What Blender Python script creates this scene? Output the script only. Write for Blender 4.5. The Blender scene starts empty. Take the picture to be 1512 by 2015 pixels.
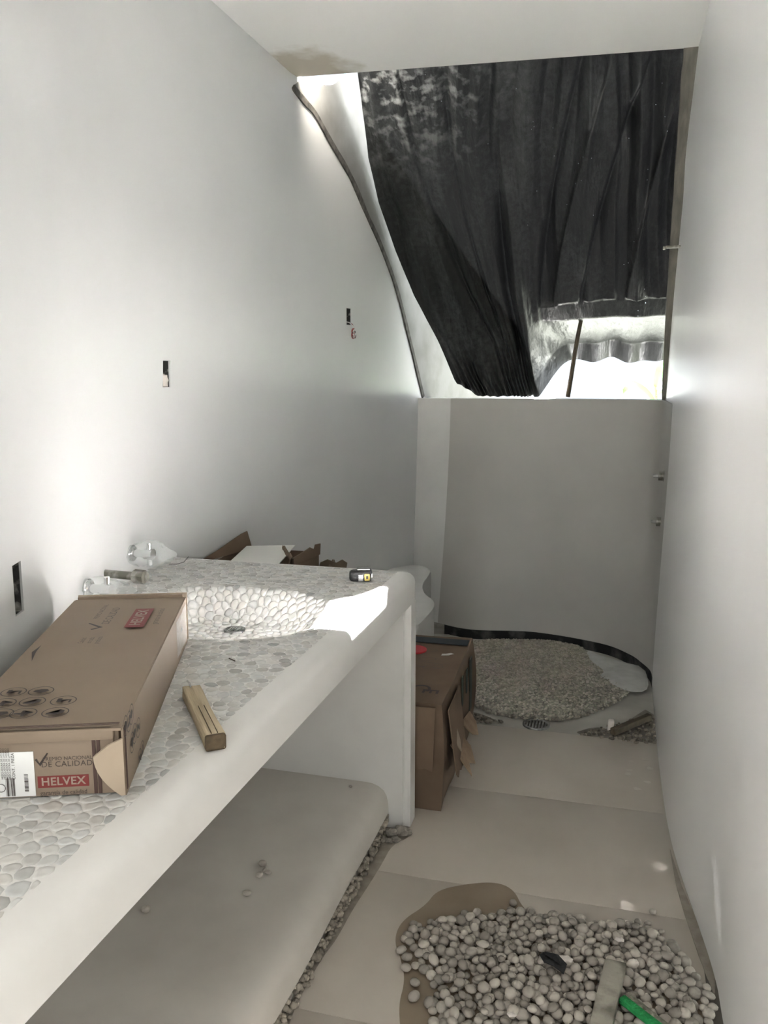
import bpy, bmesh, math, random
import numpy as np
from mathutils import Vector, Matrix, noise
random.seed(7); np.random.seed(7)
scene = bpy.context.scene
COL = scene.collection

# ------------------------------------------------------------------ camera
F, W, H, CH = 1670.0, 1512.0, 2015.0, 1.55
PH = math.atan((1007.5 - 740) / F)
TH = math.atan((1225 - 756) / F * math.cos(PH))
cam_d = bpy.data.cameras.new('camera')
cam_d.sensor_fit = 'VERTICAL'; cam_d.sensor_height = 36.0; cam_d.sensor_width = 27.0
cam_d.lens = F / H * 36.0; cam_d.clip_start = 0.02
cam = bpy.data.objects.new('camera', cam_d); COL.objects.link(cam)
cam.location = (0, 0, CH); cam.rotation_euler = (math.pi / 2 - PH, 0, TH)
scene.camera = cam

# ------------------------------------------------------------------ sky, sun, exposure
world = bpy.data.worlds.new('world'); scene.world = world; world.use_nodes = True
bg = world.node_tree.nodes['Background']
bg.inputs[0].default_value = (0.86, 0.93, 1.0, 1); bg.inputs[1].default_value = 1.2
sun_d = bpy.data.lights.new('sun', 'SUN'); sun_d.energy = 600.0; sun_d.angle = 0.011; sun_d.color = (1.0, 0.995, 0.99)
sun = bpy.data.objects.new('sun', sun_d); COL.objects.link(sun)
sun.rotation_euler = Vector((0.60, -1.76, -2.0)).to_track_quat('-Z', 'Y').to_euler()
sun.location = (-3, 9, 12)
for nm, loc, direc, sx, sy in (('roof_portal', (-0.6, 4.75, 2.75), (0, -0.6, -0.8), 2.0, 2.3),):
    a = bpy.data.lights.new(nm, 'AREA'); a.shape = 'RECTANGLE'; a.size = sx; a.size_y = sy; a.cycles.is_portal = True
    o = bpy.data.objects.new(nm, a); COL.objects.link(o); o.location = loc
    o.rotation_euler = Vector(direc).to_track_quat('-Z', 'Y').to_euler()
dl = bpy.data.lights.new('doorway_daylight', 'AREA'); dl.shape = 'RECTANGLE'; dl.size = .88; dl.size_y = 2.18; dl.energy = 5.0; dl.color = (1.0, .965, .92)
dlo = bpy.data.objects.new('doorway_daylight', dl); COL.objects.link(dlo); dlo.location = (-0.17, -1.26, 1.12); dlo.rotation_euler = (math.pi / 2, 0, 0)
# added fill lamp for the right wall, unseen left of and behind the viewer (the left wall starts beyond it)
sl_ = bpy.data.lights.new('side_fill', 'AREA'); sl_.shape = 'RECTANGLE'; sl_.size = 1.5; sl_.size_y = 2.1; sl_.energy = 36.0; sl_.color = (1.0, .965, .92)
slo = bpy.data.objects.new('side_fill', sl_); COL.objects.link(slo); slo.location = (-1.04, -.42, 1.15); slo.rotation_euler = Vector((1, 0, 0)).to_track_quat('-Z', 'Z').to_euler()
scene.cycles.sample_clamp_indirect = 0.0
vs = scene.view_settings
vs.view_transform = 'Standard'; vs.look = 'None'; vs.exposure = 0.20; vs.gamma = 1.0; vs.use_curve_mapping = False

# ------------------------------------------------------------------ pixel -> place
FW = np.array([-math.sin(TH) * math.cos(PH), math.cos(TH) * math.cos(PH), -math.sin(PH)])
RT = np.array([math.cos(TH), math.sin(TH), 0.0]); UP = np.cross(RT, FW); CC = np.array([0, 0, CH])
def ray(u, v): return FW + RT * (u - 756) / F - UP * (v - 1007.5) / F
def onz(u, v, z): r = ray(u, v); return Vector(CC + r * ((z - CH) / r[2]))
def ony(u, v, y): r = ray(u, v); return Vector(CC + r * (y / r[1]))
def onx(u, v, x): r = ray(u, v); return Vector(CC + r * (x / r[0]))
def proj(p):
    d = np.asarray(p, float) - CC; k = d @ FW
    return np.stack([756 + F * (d @ RT) / k, 1007.5 - F * (d @ UP) / k], -1)
_cy = [-1.3, -.5, .3, .9, 1.24, 1.74, 2.0, 2.2, 2.42, 2.8, 3.2, 3.75, 4.4, 5.1, 6.5]
_cx = [-1.0, -1.0, -1.0, -1.06, -1.15, -1.325, -1.42, -1.48, -1.53, -1.565, -1.53, -1.45, -1.348, -1.221, -.91]
def _cat(pts, n):
    P = [2 * pts[0] - pts[1]] + list(pts) + [2 * pts[-1] - pts[-2]]; out = []
    for q in range(n):
        t = q / (n - 1) * (len(pts) - 1); i = min(int(t), len(pts) - 2); t -= i; a, b, c, d = P[i:i + 4]
        out.append(.5 * (2 * b + (c - a) * t + (2 * a - 5 * b + 4 * c - d) * t * t + (3 * b - a - 3 * c + d) * t ** 3))
    return np.array(out)
_xl = _cat(np.array(list(zip(_cy, _cx))), 400)
def XL(Y): return float(np.interp(Y, _xl[:, 0], _xl[:, 1]))       # the left wall curves in plan
def XLz(Y, z):                        # the left wall leans in a little towards the ceiling
    b = XL(Y)
    if Y < 3.75:
        k = min(max((z - 1.0) / 1.86, 0), 1.2); b = b + (max(b, -1.455) - b) * k
    return b
def onwall(u, v):
    r = ray(u, v); a, b = 0.3, 12.0
    f = lambda t: (CC + r * t)[0] - XLz((CC + r * t)[1], (CC + r * t)[2])
    for t in np.linspace(.3, 12, 800):
        if f(t) <= 0: b = t; break
        a = t
    for _ in range(40):
        m = (a + b) / 2
        if f(m) > 0: a = m
        else: b = m
    return Vector(CC + r * a)

# ------------------------------------------------------------------ materials
MATS = {}
def mat(name, col, rough=.6, var=0.0, scale=6.0, col2=None, bump=0.0, bscale=60.0, metal=0.0, spec=.5, detail=5.0,
        attr=None, objrand=None, ramp=(.35, .65), coat=0.0, stretch=(1, 1, 1)):
    m = bpy.data.materials.new(name); m.use_nodes = True; nt = m.node_tree; N = nt.nodes; L = nt.links
    b = N['Principled BSDF']; b.inputs['Base Color'].default_value = (*col, 1); b.inputs['Roughness'].default_value = rough
    b.inputs['Metallic'].default_value = metal; b.inputs['Specular IOR Level'].default_value = spec
    if coat: b.inputs['Coat Weight'].default_value = coat; b.inputs['Coat Roughness'].default_value = .12
    tc = N.new('ShaderNodeTexCoord'); mp = N.new('ShaderNodeMapping'); mp.inputs['Scale'].default_value = stretch
    L.new(tc.outputs['Object'], mp.inputs[0]); src = None
    if col2 is not None:
        nz = N.new('ShaderNodeTexNoise'); nz.inputs['Scale'].default_value = scale; nz.inputs['Detail'].default_value = detail
        L.new(mp.outputs[0], nz.inputs['Vector'])
        r = N.new('ShaderNodeValToRGB'); r.color_ramp.elements[0].position = ramp[0]; r.color_ramp.elements[1].position = ramp[1]
        r.color_ramp.elements[0].color = (*col, 1); r.color_ramp.elements[1].color = (*col2, 1)
        L.new(nz.outputs['Fac'], r.inputs[0]); src = r.outputs[0]
    if attr or objrand:
        mx = N.new('ShaderNodeMix'); mx.data_type = 'RGBA'; mx.blend_type = 'MULTIPLY'; mx.inputs[0].default_value = 1
        if src: L.new(src, mx.inputs[6])
        else: mx.inputs[6].default_value = (*col, 1)
        if attr:
            at = N.new('ShaderNodeAttribute'); at.attribute_name = attr; L.new(at.outputs['Color'], mx.inputs[7])
        else:
            oi = N.new('ShaderNodeObjectInfo'); r2 = N.new('ShaderNodeValToRGB'); r2.color_ramp.elements[0].color = (*objrand[0], 1)
            r2.color_ramp.elements[1].color = (*objrand[1], 1); L.new(oi.outputs['Random'], r2.inputs[0]); L.new(r2.outputs[0], mx.inputs[7])
        src = mx.outputs[2]
    if src: L.new(src, b.inputs['Base Color'])
    if bump:
        nb = N.new('ShaderNodeTexNoise'); nb.inputs['Scale'].default_value = bscale; nb.inputs['Detail'].default_value = 6
        L.new(mp.outputs[0], nb.inputs['Vector'])
        bp = N.new('ShaderNodeBump'); bp.inputs['Strength'].default_value = bump; bp.inputs['Distance'].default_value = .01
        L.new(nb.outputs['Fac'], bp.inputs['Height']); L.new(bp.outputs[0], b.inputs['Normal'])
    MATS[name] = m; return m

mat('plaster', (.70, .702, .705), .38, col2=(.665, .667, .67), scale=2.2, bump=.05, bscale=3.0)
mat('plaster_right', (.80, .795, .787), .30, col2=(.76, .755, .75), scale=1.6, bump=.10, bscale=2.2, stretch=(1, 1, .35))
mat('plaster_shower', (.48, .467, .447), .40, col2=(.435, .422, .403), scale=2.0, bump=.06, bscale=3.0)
mat('bounce_stop', (.02, .02, .02), .9, col2=(.03, .03, .03), scale=8)
mat('raw_render', (.23, .228, .226), .8, col2=(.165, .16, .152), scale=5, bump=.15, bscale=20, ramp=(.4, .7))
mat('plaster_bench', (.70, .692, .68), .45, col2=(.64, .632, .62), scale=5, bump=.08, bscale=8)
mat('vanity', (.725, .71, .69), .42, col2=(.66, .643, .622), scale=4.0, ramp=(.45, .75), bump=.06, bscale=9)
mat('shelf', (.61, .575, .53), .5, col2=(.52, .485, .445), scale=3.5, ramp=(.4, .7), bump=.06, bscale=12)
mat('tile', (.57, .515, .455), .42, col2=(.49, .438, .38), scale=2.5, ramp=(.35, .7), bump=.03, bscale=20)
mat('grout', (.60, .56, .50), .8)
mat('subfloor', (.30, .275, .24), .9, col2=(.20, .18, .155), scale=12, bump=.4, bscale=40)
mat('cement', (.50, .48, .44), .75, col2=(.40, .38, .345), scale=5, bump=.15, bscale=30)
mat('damp', (.30, .24, .18), .38, col2=(.25, .195, .14), scale=7, bump=.03, bscale=20)
mat('dampdark', (.27, .235, .195), .6, col2=(.36, .32, .27), scale=25, bump=.2, bscale=60)
mat('membrane', (.016, .017, .018), .55, col2=(.19, .185, .175), scale=9, ramp=(.50, .78), bump=.3, bscale=60)
mat('groove', (.05, .047, .042), .8, col2=(.12, .11, .10), scale=30, bump=.4, bscale=90)
mat('jamb', (.22, .205, .175), .75, col2=(.15, .14, .12), scale=14, stretch=(3, .6, .6), bump=.25, bscale=60)
mat('peb_top', (.61, .60, .582), .5, attr='tint', col2=(.545, .535, .517), scale=45, bump=.05, bscale=90)
mat('heap_one', (.60, .56, .515), .72, objrand=((.55, .53, .51), (1.12, 1.1, 1.06)), col2=(.49, .455, .42), scale=70, bump=.15, bscale=150)
mat('heap_many', (.60, .56, .515), .72, attr='tint', col2=(.49, .455, .42), scale=70, bump=.15, bscale=150)
mat('isl', (.47, .445, .39), .8, attr='tint', col2=(.37, .345, .30), scale=20, bump=.2, bscale=120)
mat('islbase', (.40, .375, .33), .9, col2=(.29, .27, .235), scale=14, bump=.5, bscale=60)
mat('card', (.275, .208, .155), .72, col2=(.245, .183, .134), scale=4, bump=.02, bscale=200)
mat('card_dark', (.18, .122, .083), .8, col2=(.14, .092, .06), scale=5, bump=.05, bscale=120)
mat('card_flap', (.225, .155, .105), .8, col2=(.18, .12, .08), scale=6, bump=.05, bscale=120)
mat('card_light', (.42, .335, .255), .7, col2=(.37, .29, .22), scale=6)
mat('card_raw', (.36, .26, .18), .9, col2=(.26, .18, .12), scale=18, bump=.3, bscale=80)
mat('ink', (.045, .032, .028), .6)
mat('ink_brown', (.075, .04, .032), .6)
mat('ink_grey', (.08, .06, .05), .6)
mat('ink_red', (.20, .03, .028), .55)
mat('ink_pale', (.34, .26, .21), .6)
mat('ink_navy', (.022, .032, .042), .6)
mat('ink_green', (.035, .045, .035), .6)
mat('sticker', (.80, .80, .80), .35)
mat('red', (.55, .035, .045), .5)
mat('wood', (.50, .41, .28), .75, col2=(.27, .21, .13), scale=9, ramp=(.42, .72), stretch=(.6, 9, 9), bump=.35, bscale=30)
mat('wood_end', (.12, .085, .05), .9, col2=(.07, .05, .03), scale=60, bump=.4, bscale=90)
mat('wood_grey', (.40, .375, .32), .9, col2=(.17, .16, .13), scale=11, ramp=(.45, .62), bump=.4, bscale=50)
mat('wood_dark', (.115, .09, .06), .9, col2=(.07, .055, .04), scale=20, bump=.3, bscale=70)
mat('chrome', (.80, .80, .80), .12, metal=1.0)
mat('steel', (.50, .50, .50), .35, metal=1.0, col2=(.25, .25, .25), scale=40)
mat('dirty_metal', (.48, .46, .43), .4, metal=.6, col2=(.17, .16, .135), scale=22, ramp=(.4, .6))
mat('black_rubber', (.02, .02, .022), .5, col2=(.12, .12, .12), scale=45, ramp=(.55, .7), bump=.3, bscale=120)
mat('silver', (.72, .72, .74), .22, metal=.9)
mat('yellow', (.70, .55, .14), .4)
mat('box_dark', (.035, .034, .033), .85, col2=(.30, .29, .27), scale=38, ramp=(.52, .68), bump=.5, bscale=60)
mat('mortar', (.36, .33, .29), .95, col2=(.22, .20, .175), scale=22, bump=.6, bscale=60)
mat('agg', (.44, .40, .35), .85, attr='tint', bump=.3, bscale=90)
mat('white_chip', (.76, .70, .66), .8, bump=.3, bscale=60)
mat('black_plastic', (.014, .015, .017), .3, bump=.2, bscale=40)
mat('green', (.015, .27, .07), .75, col2=(.02, .36, .10), scale=60, bump=.6, bscale=180)
mat('foam', (.30, .29, .235), .9, col2=(.20, .19, .15), scale=60, bump=.5, bscale=150)
mat('paper', (.70, .69, .66), .7)
mat('wire_red', (.35, .05, .05), .5); mat('wire_white', (.72, .71, .70), .5); mat('wire_grey', (.10, .10, .10), .5)
mat('sand', (.012, .014, .008), .9, col2=(.009, .011, .006), scale=.8)
mat('leaf', (.10, .30, .06), .5, col2=(.16, .42, .10), scale=4)
mat('stem', (.22, .30, .12), .7)
mat('sheet_dusty', (.50, .50, .48), .5, col2=(.62, .62, .60), scale=14, bump=.4, bscale=30)
mat('sack', (.20, .155, .11), .8, col2=(.13, .10, .07), scale=10, bump=.3, bscale=50)

# dirt round the ceiling corner: a stain with its own outline
def ceiling_mat():
    m = mat('ceiling', (.76, .75, .73), .55, bump=.04, bscale=4); nt = m.node_tree; N = nt.nodes; L = nt.links
    b = N['Principled BSDF']; g = N.new('ShaderNodeNewGeometry')
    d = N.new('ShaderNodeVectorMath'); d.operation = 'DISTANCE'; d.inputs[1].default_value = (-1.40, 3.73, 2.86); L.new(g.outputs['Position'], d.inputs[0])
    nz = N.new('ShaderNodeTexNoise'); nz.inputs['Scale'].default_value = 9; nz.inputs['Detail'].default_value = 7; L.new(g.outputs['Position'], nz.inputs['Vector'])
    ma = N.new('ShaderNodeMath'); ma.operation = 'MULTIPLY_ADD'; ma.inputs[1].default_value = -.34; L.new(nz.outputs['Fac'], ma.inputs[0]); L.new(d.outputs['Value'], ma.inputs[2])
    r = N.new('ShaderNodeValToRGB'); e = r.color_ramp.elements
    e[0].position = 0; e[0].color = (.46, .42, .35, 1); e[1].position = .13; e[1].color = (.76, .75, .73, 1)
    L.new(ma.outputs[0], r.inputs[0]); L.new(r.outputs[0], b.inputs['Base Color'])
ceiling_mat()

def tarp_mat():
    m = bpy.data.materials.new('tarp'); m.use_nodes = True; nt = m.node_tree; N = nt.nodes; L = nt.links; MATS['tarp'] = m
    b = N['Principled BSDF']; out = N['Material Output']; b.inputs['Roughness'].default_value = .36; b.inputs['Specular IOR Level'].default_value = .5
    g = N.new('ShaderNodeNewGeometry')
    n1 = N.new('ShaderNodeTexNoise'); n1.inputs['Scale'].default_value = 34; n1.inputs['Detail'].default_value = 9; n1.inputs['Roughness'].default_value = .7; L.new(g.outputs['Position'], n1.inputs['Vector'])
    n2 = N.new('ShaderNodeTexNoise'); n2.inputs['Scale'].default_value = 2.2; n2.inputs['Detail'].default_value = 3; L.new(g.outputs['Position'], n2.inputs['Vector'])
    mu = N.new('ShaderNodeMath'); mu.operation = 'MULTIPLY'; L.new(n1.outputs['Fac'], mu.inputs[0]); L.new(n2.outputs['Fac'], mu.inputs[1])
    r = N.new('ShaderNodeValToRGB'); e = r.color_ramp.elements
    e[0].position = .22; e[0].color = (.009, .0095, .0095, 1); e[1].position = .50; e[1].color = (.058, .061, .062, 1)
    L.new(mu.outputs[0], r.inputs[0])
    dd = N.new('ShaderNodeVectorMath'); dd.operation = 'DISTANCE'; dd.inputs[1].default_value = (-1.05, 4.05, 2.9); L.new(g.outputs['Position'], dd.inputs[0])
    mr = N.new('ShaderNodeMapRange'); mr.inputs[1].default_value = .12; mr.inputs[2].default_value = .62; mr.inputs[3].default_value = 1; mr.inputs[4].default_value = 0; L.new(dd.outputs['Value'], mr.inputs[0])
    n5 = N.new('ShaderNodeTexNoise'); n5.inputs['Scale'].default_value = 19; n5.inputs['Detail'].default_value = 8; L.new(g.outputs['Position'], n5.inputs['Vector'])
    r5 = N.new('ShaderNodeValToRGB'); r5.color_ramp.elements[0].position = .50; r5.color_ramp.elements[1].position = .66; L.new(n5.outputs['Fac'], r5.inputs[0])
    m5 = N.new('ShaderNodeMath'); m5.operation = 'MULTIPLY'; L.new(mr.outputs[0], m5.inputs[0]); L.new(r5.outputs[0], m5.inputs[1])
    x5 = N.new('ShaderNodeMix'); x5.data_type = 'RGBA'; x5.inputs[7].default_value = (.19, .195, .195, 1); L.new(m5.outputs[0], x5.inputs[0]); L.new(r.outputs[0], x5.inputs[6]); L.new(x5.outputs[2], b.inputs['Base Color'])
    mp = N.new('ShaderNodeMapping'); mp.inputs['Scale'].default_value = (7, 2, 2); L.new(g.outputs['Position'], mp.inputs[0]); L.new(mp.outputs[0], n2.inputs['Vector']); n2.inputs['Scale'].default_value = .8
    n3 = N.new('ShaderNodeTexNoise'); n3.inputs['Scale'].default_value = 3.5; n3.inputs['Detail'].default_value = 8; L.new(mp.outputs[0], n3.inputs['Vector'])
    bp = N.new('ShaderNodeBump'); bp.inputs['Strength'].default_value = .7; bp.inputs['Distance'].default_value = .02
    L.new(n3.outputs['Fac'], bp.inputs['Height']); L.new(bp.outputs[0], b.inputs['Normal'])
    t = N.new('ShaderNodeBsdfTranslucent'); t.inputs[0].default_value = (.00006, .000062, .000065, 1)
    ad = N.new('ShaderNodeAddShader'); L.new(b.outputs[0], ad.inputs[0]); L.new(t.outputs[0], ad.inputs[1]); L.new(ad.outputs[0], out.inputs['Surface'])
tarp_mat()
def clear_mat(name, tint, fac, rough):
    m = bpy.data.materials.new(name); m.use_nodes = True; nt = m.node_tree; N = nt.nodes; L = nt.links; MATS[name] = m
    b = N['Principled BSDF']; out = N['Material Output']; b.inputs['Base Color'].default_value = (.9, .92, .93, 1); b.inputs['Roughness'].default_value = rough
    b.inputs['Specular IOR Level'].default_value = .8
    t = N.new('ShaderNodeBsdfTransparent'); t.inputs[0].default_value = (*tint, 1); mx = N.new('ShaderNodeMixShader'); mx.inputs[0].default_value = fac
    L.new(t.outputs[0], mx.inputs[1]); L.new(b.outputs[0], mx.inputs[2]); L.new(mx.outputs[0], out.inputs['Surface'])
clear_mat('bag', (.97, .98, .98), .17, .10)
clear_mat('tape', (.95, .95, .95), .35, .08)

# ------------------------------------------------------------------ helpers
def mobj(name, verts, faces, m, parent=None, smooth=True, loc=None):
    me = bpy.data.meshes.new(name); me.from_pydata([tuple(v) for v in verts], [], faces); me.update()
    o = bpy.data.objects.new(name, me); COL.objects.link(o)
    if m: me.materials.append(MATS[m])
    if smooth: me.polygons.foreach_set('use_smooth', [True] * len(me.polygons))
    if parent: o.parent = parent
    if loc: o.location = loc
    return o
def bobj(name, bm, m, parent=None, smooth=False, autos=None):
    me = bpy.data.meshes.new(name); bmesh.ops.recalc_face_normals(bm, faces=bm.faces[:]); bm.to_mesh(me); bm.free()
    o = bpy.data.objects.new(name, me); COL.objects.link(o); me.materials.append(MATS[m])
    if smooth or autos:
        me.polygons.foreach_set('use_smooth', [True] * len(me.polygons))
        if autos: me.set_sharp_from_angle(angle=math.radians(autos))
    if parent: o.parent = parent
    return o
def tag(o, label, cat, group=None):
    o['label'] = label; o['category'] = cat
    if group: o['group'] = group
    return o
def struct(o): o['kind'] = 'structure'; return o
def thing(name, loc, label, cat, group=None, rz=0):
    o = bpy.data.objects.new(name, None); COL.objects.link(o); o.location = loc; o.rotation_euler = (0, 0, rz); o.empty_display_size = .05
    return tag(o, label, cat, group)
def bm_box(bm, lo, hi, bevel=0.0, seg=2, mtx=None):
    r = bmesh.ops.create_cube(bm, size=1.0); vs_ = r['verts']
    for v in vs_:
        v.co = Vector([(lo[i] + hi[i]) / 2 + v.co[i] * (hi[i] - lo[i]) for i in range(3)])
    if bevel:
        ed = list({e for v in vs_ for e in v.link_edges})
        rr = bmesh.ops.bevel(bm, geom=ed, offset=bevel, segments=seg, affect='EDGES', profile=.5)
        vs_ = list({v for f in rr['faces'] for v in f.verts} | {v for v in vs_ if v.is_valid})
    if mtx is not None:
        for v in vs_: v.co = mtx @ v.co
    return vs_
def box(name, lo, hi, m, parent=None, bevel=.002, mtx=None, jitter=0.0, cuts=0, nscale=20):
    bm = bmesh.new(); bm_box(bm, lo, hi, bevel)
    if cuts: bmesh.ops.subdivide_edges(bm, edges=bm.edges[:], cuts=cuts, use_grid_fill=True)
    if jitter:
        for v in bm.verts: v.co += noise.noise_vector(v.co * nscale) * jitter
    if mtx is not None: bm.transform(mtx)
    return bobj(name, bm, m, parent, autos=35)
def tube_geo(pts, rad, n=10, cap=True):
    pts = [Vector(p) for p in pts]; V = []; Fc = []; up = Vector((.13, .27, .95))
    for i, p in enumerate(pts):
        t = (pts[min(i + 1, len(pts) - 1)] - pts[max(i - 1, 0)]).normalized()
        a = t.cross(up); a = a.normalized() if a.length > 1e-4 else t.orthogonal().normalized(); b = t.cross(a)
        r = rad[i] if hasattr(rad, '__len__') else rad
        for k in range(n):
            an = 2 * math.pi * k / n; V.append(p + a * (r * math.cos(an)) + b * (r * math.sin(an)))
    for i in range(len(pts) - 1):
        for k in range(n):
            Fc.append((i * n + k, i * n + (k + 1) % n, (i + 1) * n + (k + 1) % n, (i + 1) * n + k))
    if cap:
        Fc.append(tuple(range(n - 1, -1, -1))); Fc.append(tuple((len(pts) - 1) * n + k for k in range(n)))
    return V, Fc
def tube(name, pts, rad, m, parent=None, n=10):
    V, Fc = tube_geo(pts, rad, n); o = mobj(name, V, Fc, m, parent); o.data.set_sharp_from_angle(angle=math.radians(40)); return o
def solid_grid(name, g, vec, m, parent=None, smooth=True):
    """grid of points g[i][j] -> slab thickened by vec (a vector or a function of i, j)"""
    nu, nv = len(g), len(g[0]); V = [Vector(p) for row in g for p in row]; n = len(V)
    V += [Vector(g[i][j]) + (vec(i, j) if callable(vec) else Vector(vec)) for i in range(nu) for j in range(nv)]
    I = lambda i, j: i * nv + j; Fc = []
    for i in range(nu - 1):
        for j in range(nv - 1):
            Fc.append((I(i, j), I(i + 1, j), I(i + 1, j + 1), I(i, j + 1)))
            Fc.append((n + I(i, j), n + I(i, j + 1), n + I(i + 1, j + 1), n + I(i + 1, j)))
    for i in range(nu - 1):
        for j in (0, nv - 1): Fc.append((I(i, j), I(i + 1, j), n + I(i + 1, j), n + I(i, j)))
    for j in range(nv - 1):
        for i in (0, nu - 1): Fc.append((I(i, j), I(i, j + 1), n + I(i, j + 1), n + I(i, j)))
    bm = bmesh.new(); vv = [bm.verts.new(v) for v in V]
    for f in Fc:
        try: bm.faces.new([vv[k] for k in f])
        except ValueError: pass
    return bobj(name, bm, m, parent, autos=50 if smooth else None)
def prism(name, poly, z0, z1, m, parent=None, bevel=0.0, mtx=None):
    bm = bmesh.new(); a = [bm.verts.new((p[0], p[1], z0)) for p in poly]; b = [bm.verts.new((p[0], p[1], z1)) for p in poly]
    n = len(poly); bm.faces.new(a[::-1]); top = bm.faces.new(b)
    for i in range(n): bm.faces.new((a[i], a[(i + 1) % n], b[(i + 1) % n], b[i]))
    if bevel: bmesh.ops.bevel(bm, geom=list(top.edges), offset=bevel, segments=4, affect='EDGES', profile=.5)
    if mtx is not None: bm.transform(mtx)
    bmesh.ops.triangulate(bm, faces=[f for f in bm.faces if len(f.verts) > 4])
    return bobj(name, bm, m, parent, autos=40)
def smooth_closed(pts, it=2):
    pts = [Vector(p) for p in pts]
    for _ in range(it):
        q = []
        for i in range(len(pts)):
            a, b = pts[i], pts[(i + 1) % len(pts)]; q += [a * .75 + b * .25, a * .25 + b * .75]
        pts = q
    return pts
def catmull(pts, n):
    pts = [np.array(p, float) for p in pts]; P = [2 * pts[0] - pts[1]] + pts + [2 * pts[-1] - pts[-2]]; out = []
    for q in range(n):
        t = q / (n - 1) * (len(pts) - 1); i = min(int(t), len(pts) - 2); t -= i
        a, b, c, d = P[i:i + 4]
        out.append(.5 * (2 * b + (c - a) * t + (2 * a - 5 * b + 4 * c - d) * t * t + (3 * b - a - 3 * c + d) * t ** 3))
    return out
def frame(o, x, y):
    x = Vector(x).normalized(); y = Vector(y); z = x.cross(y).normalized(); y = z.cross(x)
    m = Matrix.Identity(4)
    for i, a in enumerate((x, y, z)):
        for k in range(3): m[k][i] = a[k]
    m.translation = Vector(o); return m
def text(name, s, size, m, parent, mtx, spacing=1.0, bold=0.0, shear=0.0, sx=1.0):
    cu = bpy.data.curves.new(name, 'FONT'); cu.body = s; cu.size = size; cu.align_x = 'CENTER'; cu.align_y = 'CENTER'
    cu.space_character = spacing; cu.offset = bold; cu.shear = shear; cu.resolution_u = 3
    t = bpy.data.objects.new('tmp', cu); COL.objects.link(t); dg = bpy.context.evaluated_depsgraph_get()
    me = bpy.data.meshes.new_from_object(t.evaluated_get(dg)); bpy.data.objects.remove(t); bpy.data.curves.remove(cu)
    me.transform(Matrix.Diagonal((sx, 1, 1, 1))); me.transform(mtx); me.name = name; me.materials.clear(); me.materials.append(MATS[m])
    o = bpy.data.objects.new(name, me); COL.objects.link(o); o.parent = parent; return o
def quad(name, w, h, m, parent, mtx):
    V = [mtx @ Vector((a * w / 2, b * h / 2, 0)) for a, b in ((-1, -1), (1, -1), (1, 1), (-1, 1))]
    return mobj(name, V, [(0, 1, 2, 3)], m, parent, smooth=False)
ICO = []
for k in range(8):
    bm = bmesh.new(); bmesh.ops.create_icosphere(bm, subdivisions=2 if k < 6 else 1, radius=1.0)
    sc = (random.uniform(.9, 1.25), random.uniform(.8, 1.0), random.uniform(.55, .8)); off = Vector((k * 7.3, 0, 0))
    for v in bm.verts:
        v.co = v.co * (1 + .13 * noise.noise(v.co * .9 + off))
        v.co = Vector((v.co.x * sc[0], v.co.y * sc[1], v.co.z * sc[2]))
    bm.verts.ensure_lookup_table(); bm.faces.ensure_lookup_table()
    ICO.append(([v.co.copy() for v in bm.verts], [[v.index for v in f.verts] for f in bm.faces])); bm.free()
LOW = []
for k in range(4):
    bm = bmesh.new(); bmesh.ops.create_icosphere(bm, subdivisions=1, radius=1.0)
    for v in bm.verts: v.co = v.co * (1 + .25 * noise.noise(v.co * 1.1 + Vector((k * 5.1, 3, 0)))); v.co.z *= .75
    LOW.append((np.array([v.co for v in bm.verts]), np.array([[v.index for v in f.verts] for f in bm.faces]))); bm.free()
def pebble_field(name, items, m, parent=None, shapes=None):
    """many pebbles in one mesh: items = (pos, radius, tint)"""
    V = []; Fc = []; T = []; n = 0
    for p, r, t in items:
        v, f = random.choice(shapes or LOW); v = np.array(v); f = np.array(f)
        R = np.array(Matrix.Rotation(random.uniform(0, 6.28), 3, 'Z') @ Matrix.Rotation(random.uniform(-.5, .5), 3, 'X'))
        V.append(v @ R.T * r + np.array(p)); Fc.append(f + n); n += len(v); T += [t] * len(v)
    o = mobj(name, np.concatenate(V).tolist(), np.concatenate(Fc).tolist(), m, parent)
    at = o.data.color_attributes.new('tint', 'FLOAT_COLOR', 'POINT')
    at.data.foreach_set('color', [c for t in T for c in (t[0], t[1], t[2], 1)]); o['kind'] = 'stuff'
    return o
def inside(p, poly):
    c = False; n = len(poly); j = n - 1
    for i in range(n):
        if (poly[i][1] > p[1]) != (poly[j][1] > p[1]) and p[0] < (poly[j][0] - poly[i][0]) * (p[1] - poly[i][1]) / (poly[j][1] - poly[i][1]) + poly[i][0]: c = not c
        j = i
    return c
def scatter(poly, spacing, tries=30000, ok=None):
    """dart throwing in a polygon"""
    xs = [p[0] for p in poly]; ys = [p[1] for p in poly]; cell = spacing; G = {}; out = []
    for _ in range(tries):
        p = (random.uniform(min(xs), max(xs)), random.uniform(min(ys), max(ys)))
        if not inside(p, poly) or (ok and not ok(p)): continue
        k = (int(p[0] // cell), int(p[1] // cell))
        if any((q[0] - p[0]) ** 2 + (q[1] - p[1]) ** 2 < spacing ** 2 for a in (-1, 0, 1) for b in (-1, 0, 1) for q in G.get((k[0] + a, k[1] + b), ())): continue
        G.setdefault(k, []).append(p); out.append(p)
    return out

# ================================================================== SETTING
CZ = 2.86
def wl_top(Y): return float(np.interp(Y, [-1.3, 3.76, 3.82, 4.1, 4.35, 7], [2.98, 2.98, 2.845, 2.91, 3.035, 3.05]))
ys = [.35] + list(np.arange(.45, 3.7, .125)) + list(np.arange(3.7, 4.45, .03)) + list(np.arange(4.45, 6.5, .1))
zs = list(np.linspace(-.05, 2.8, 22))
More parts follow.
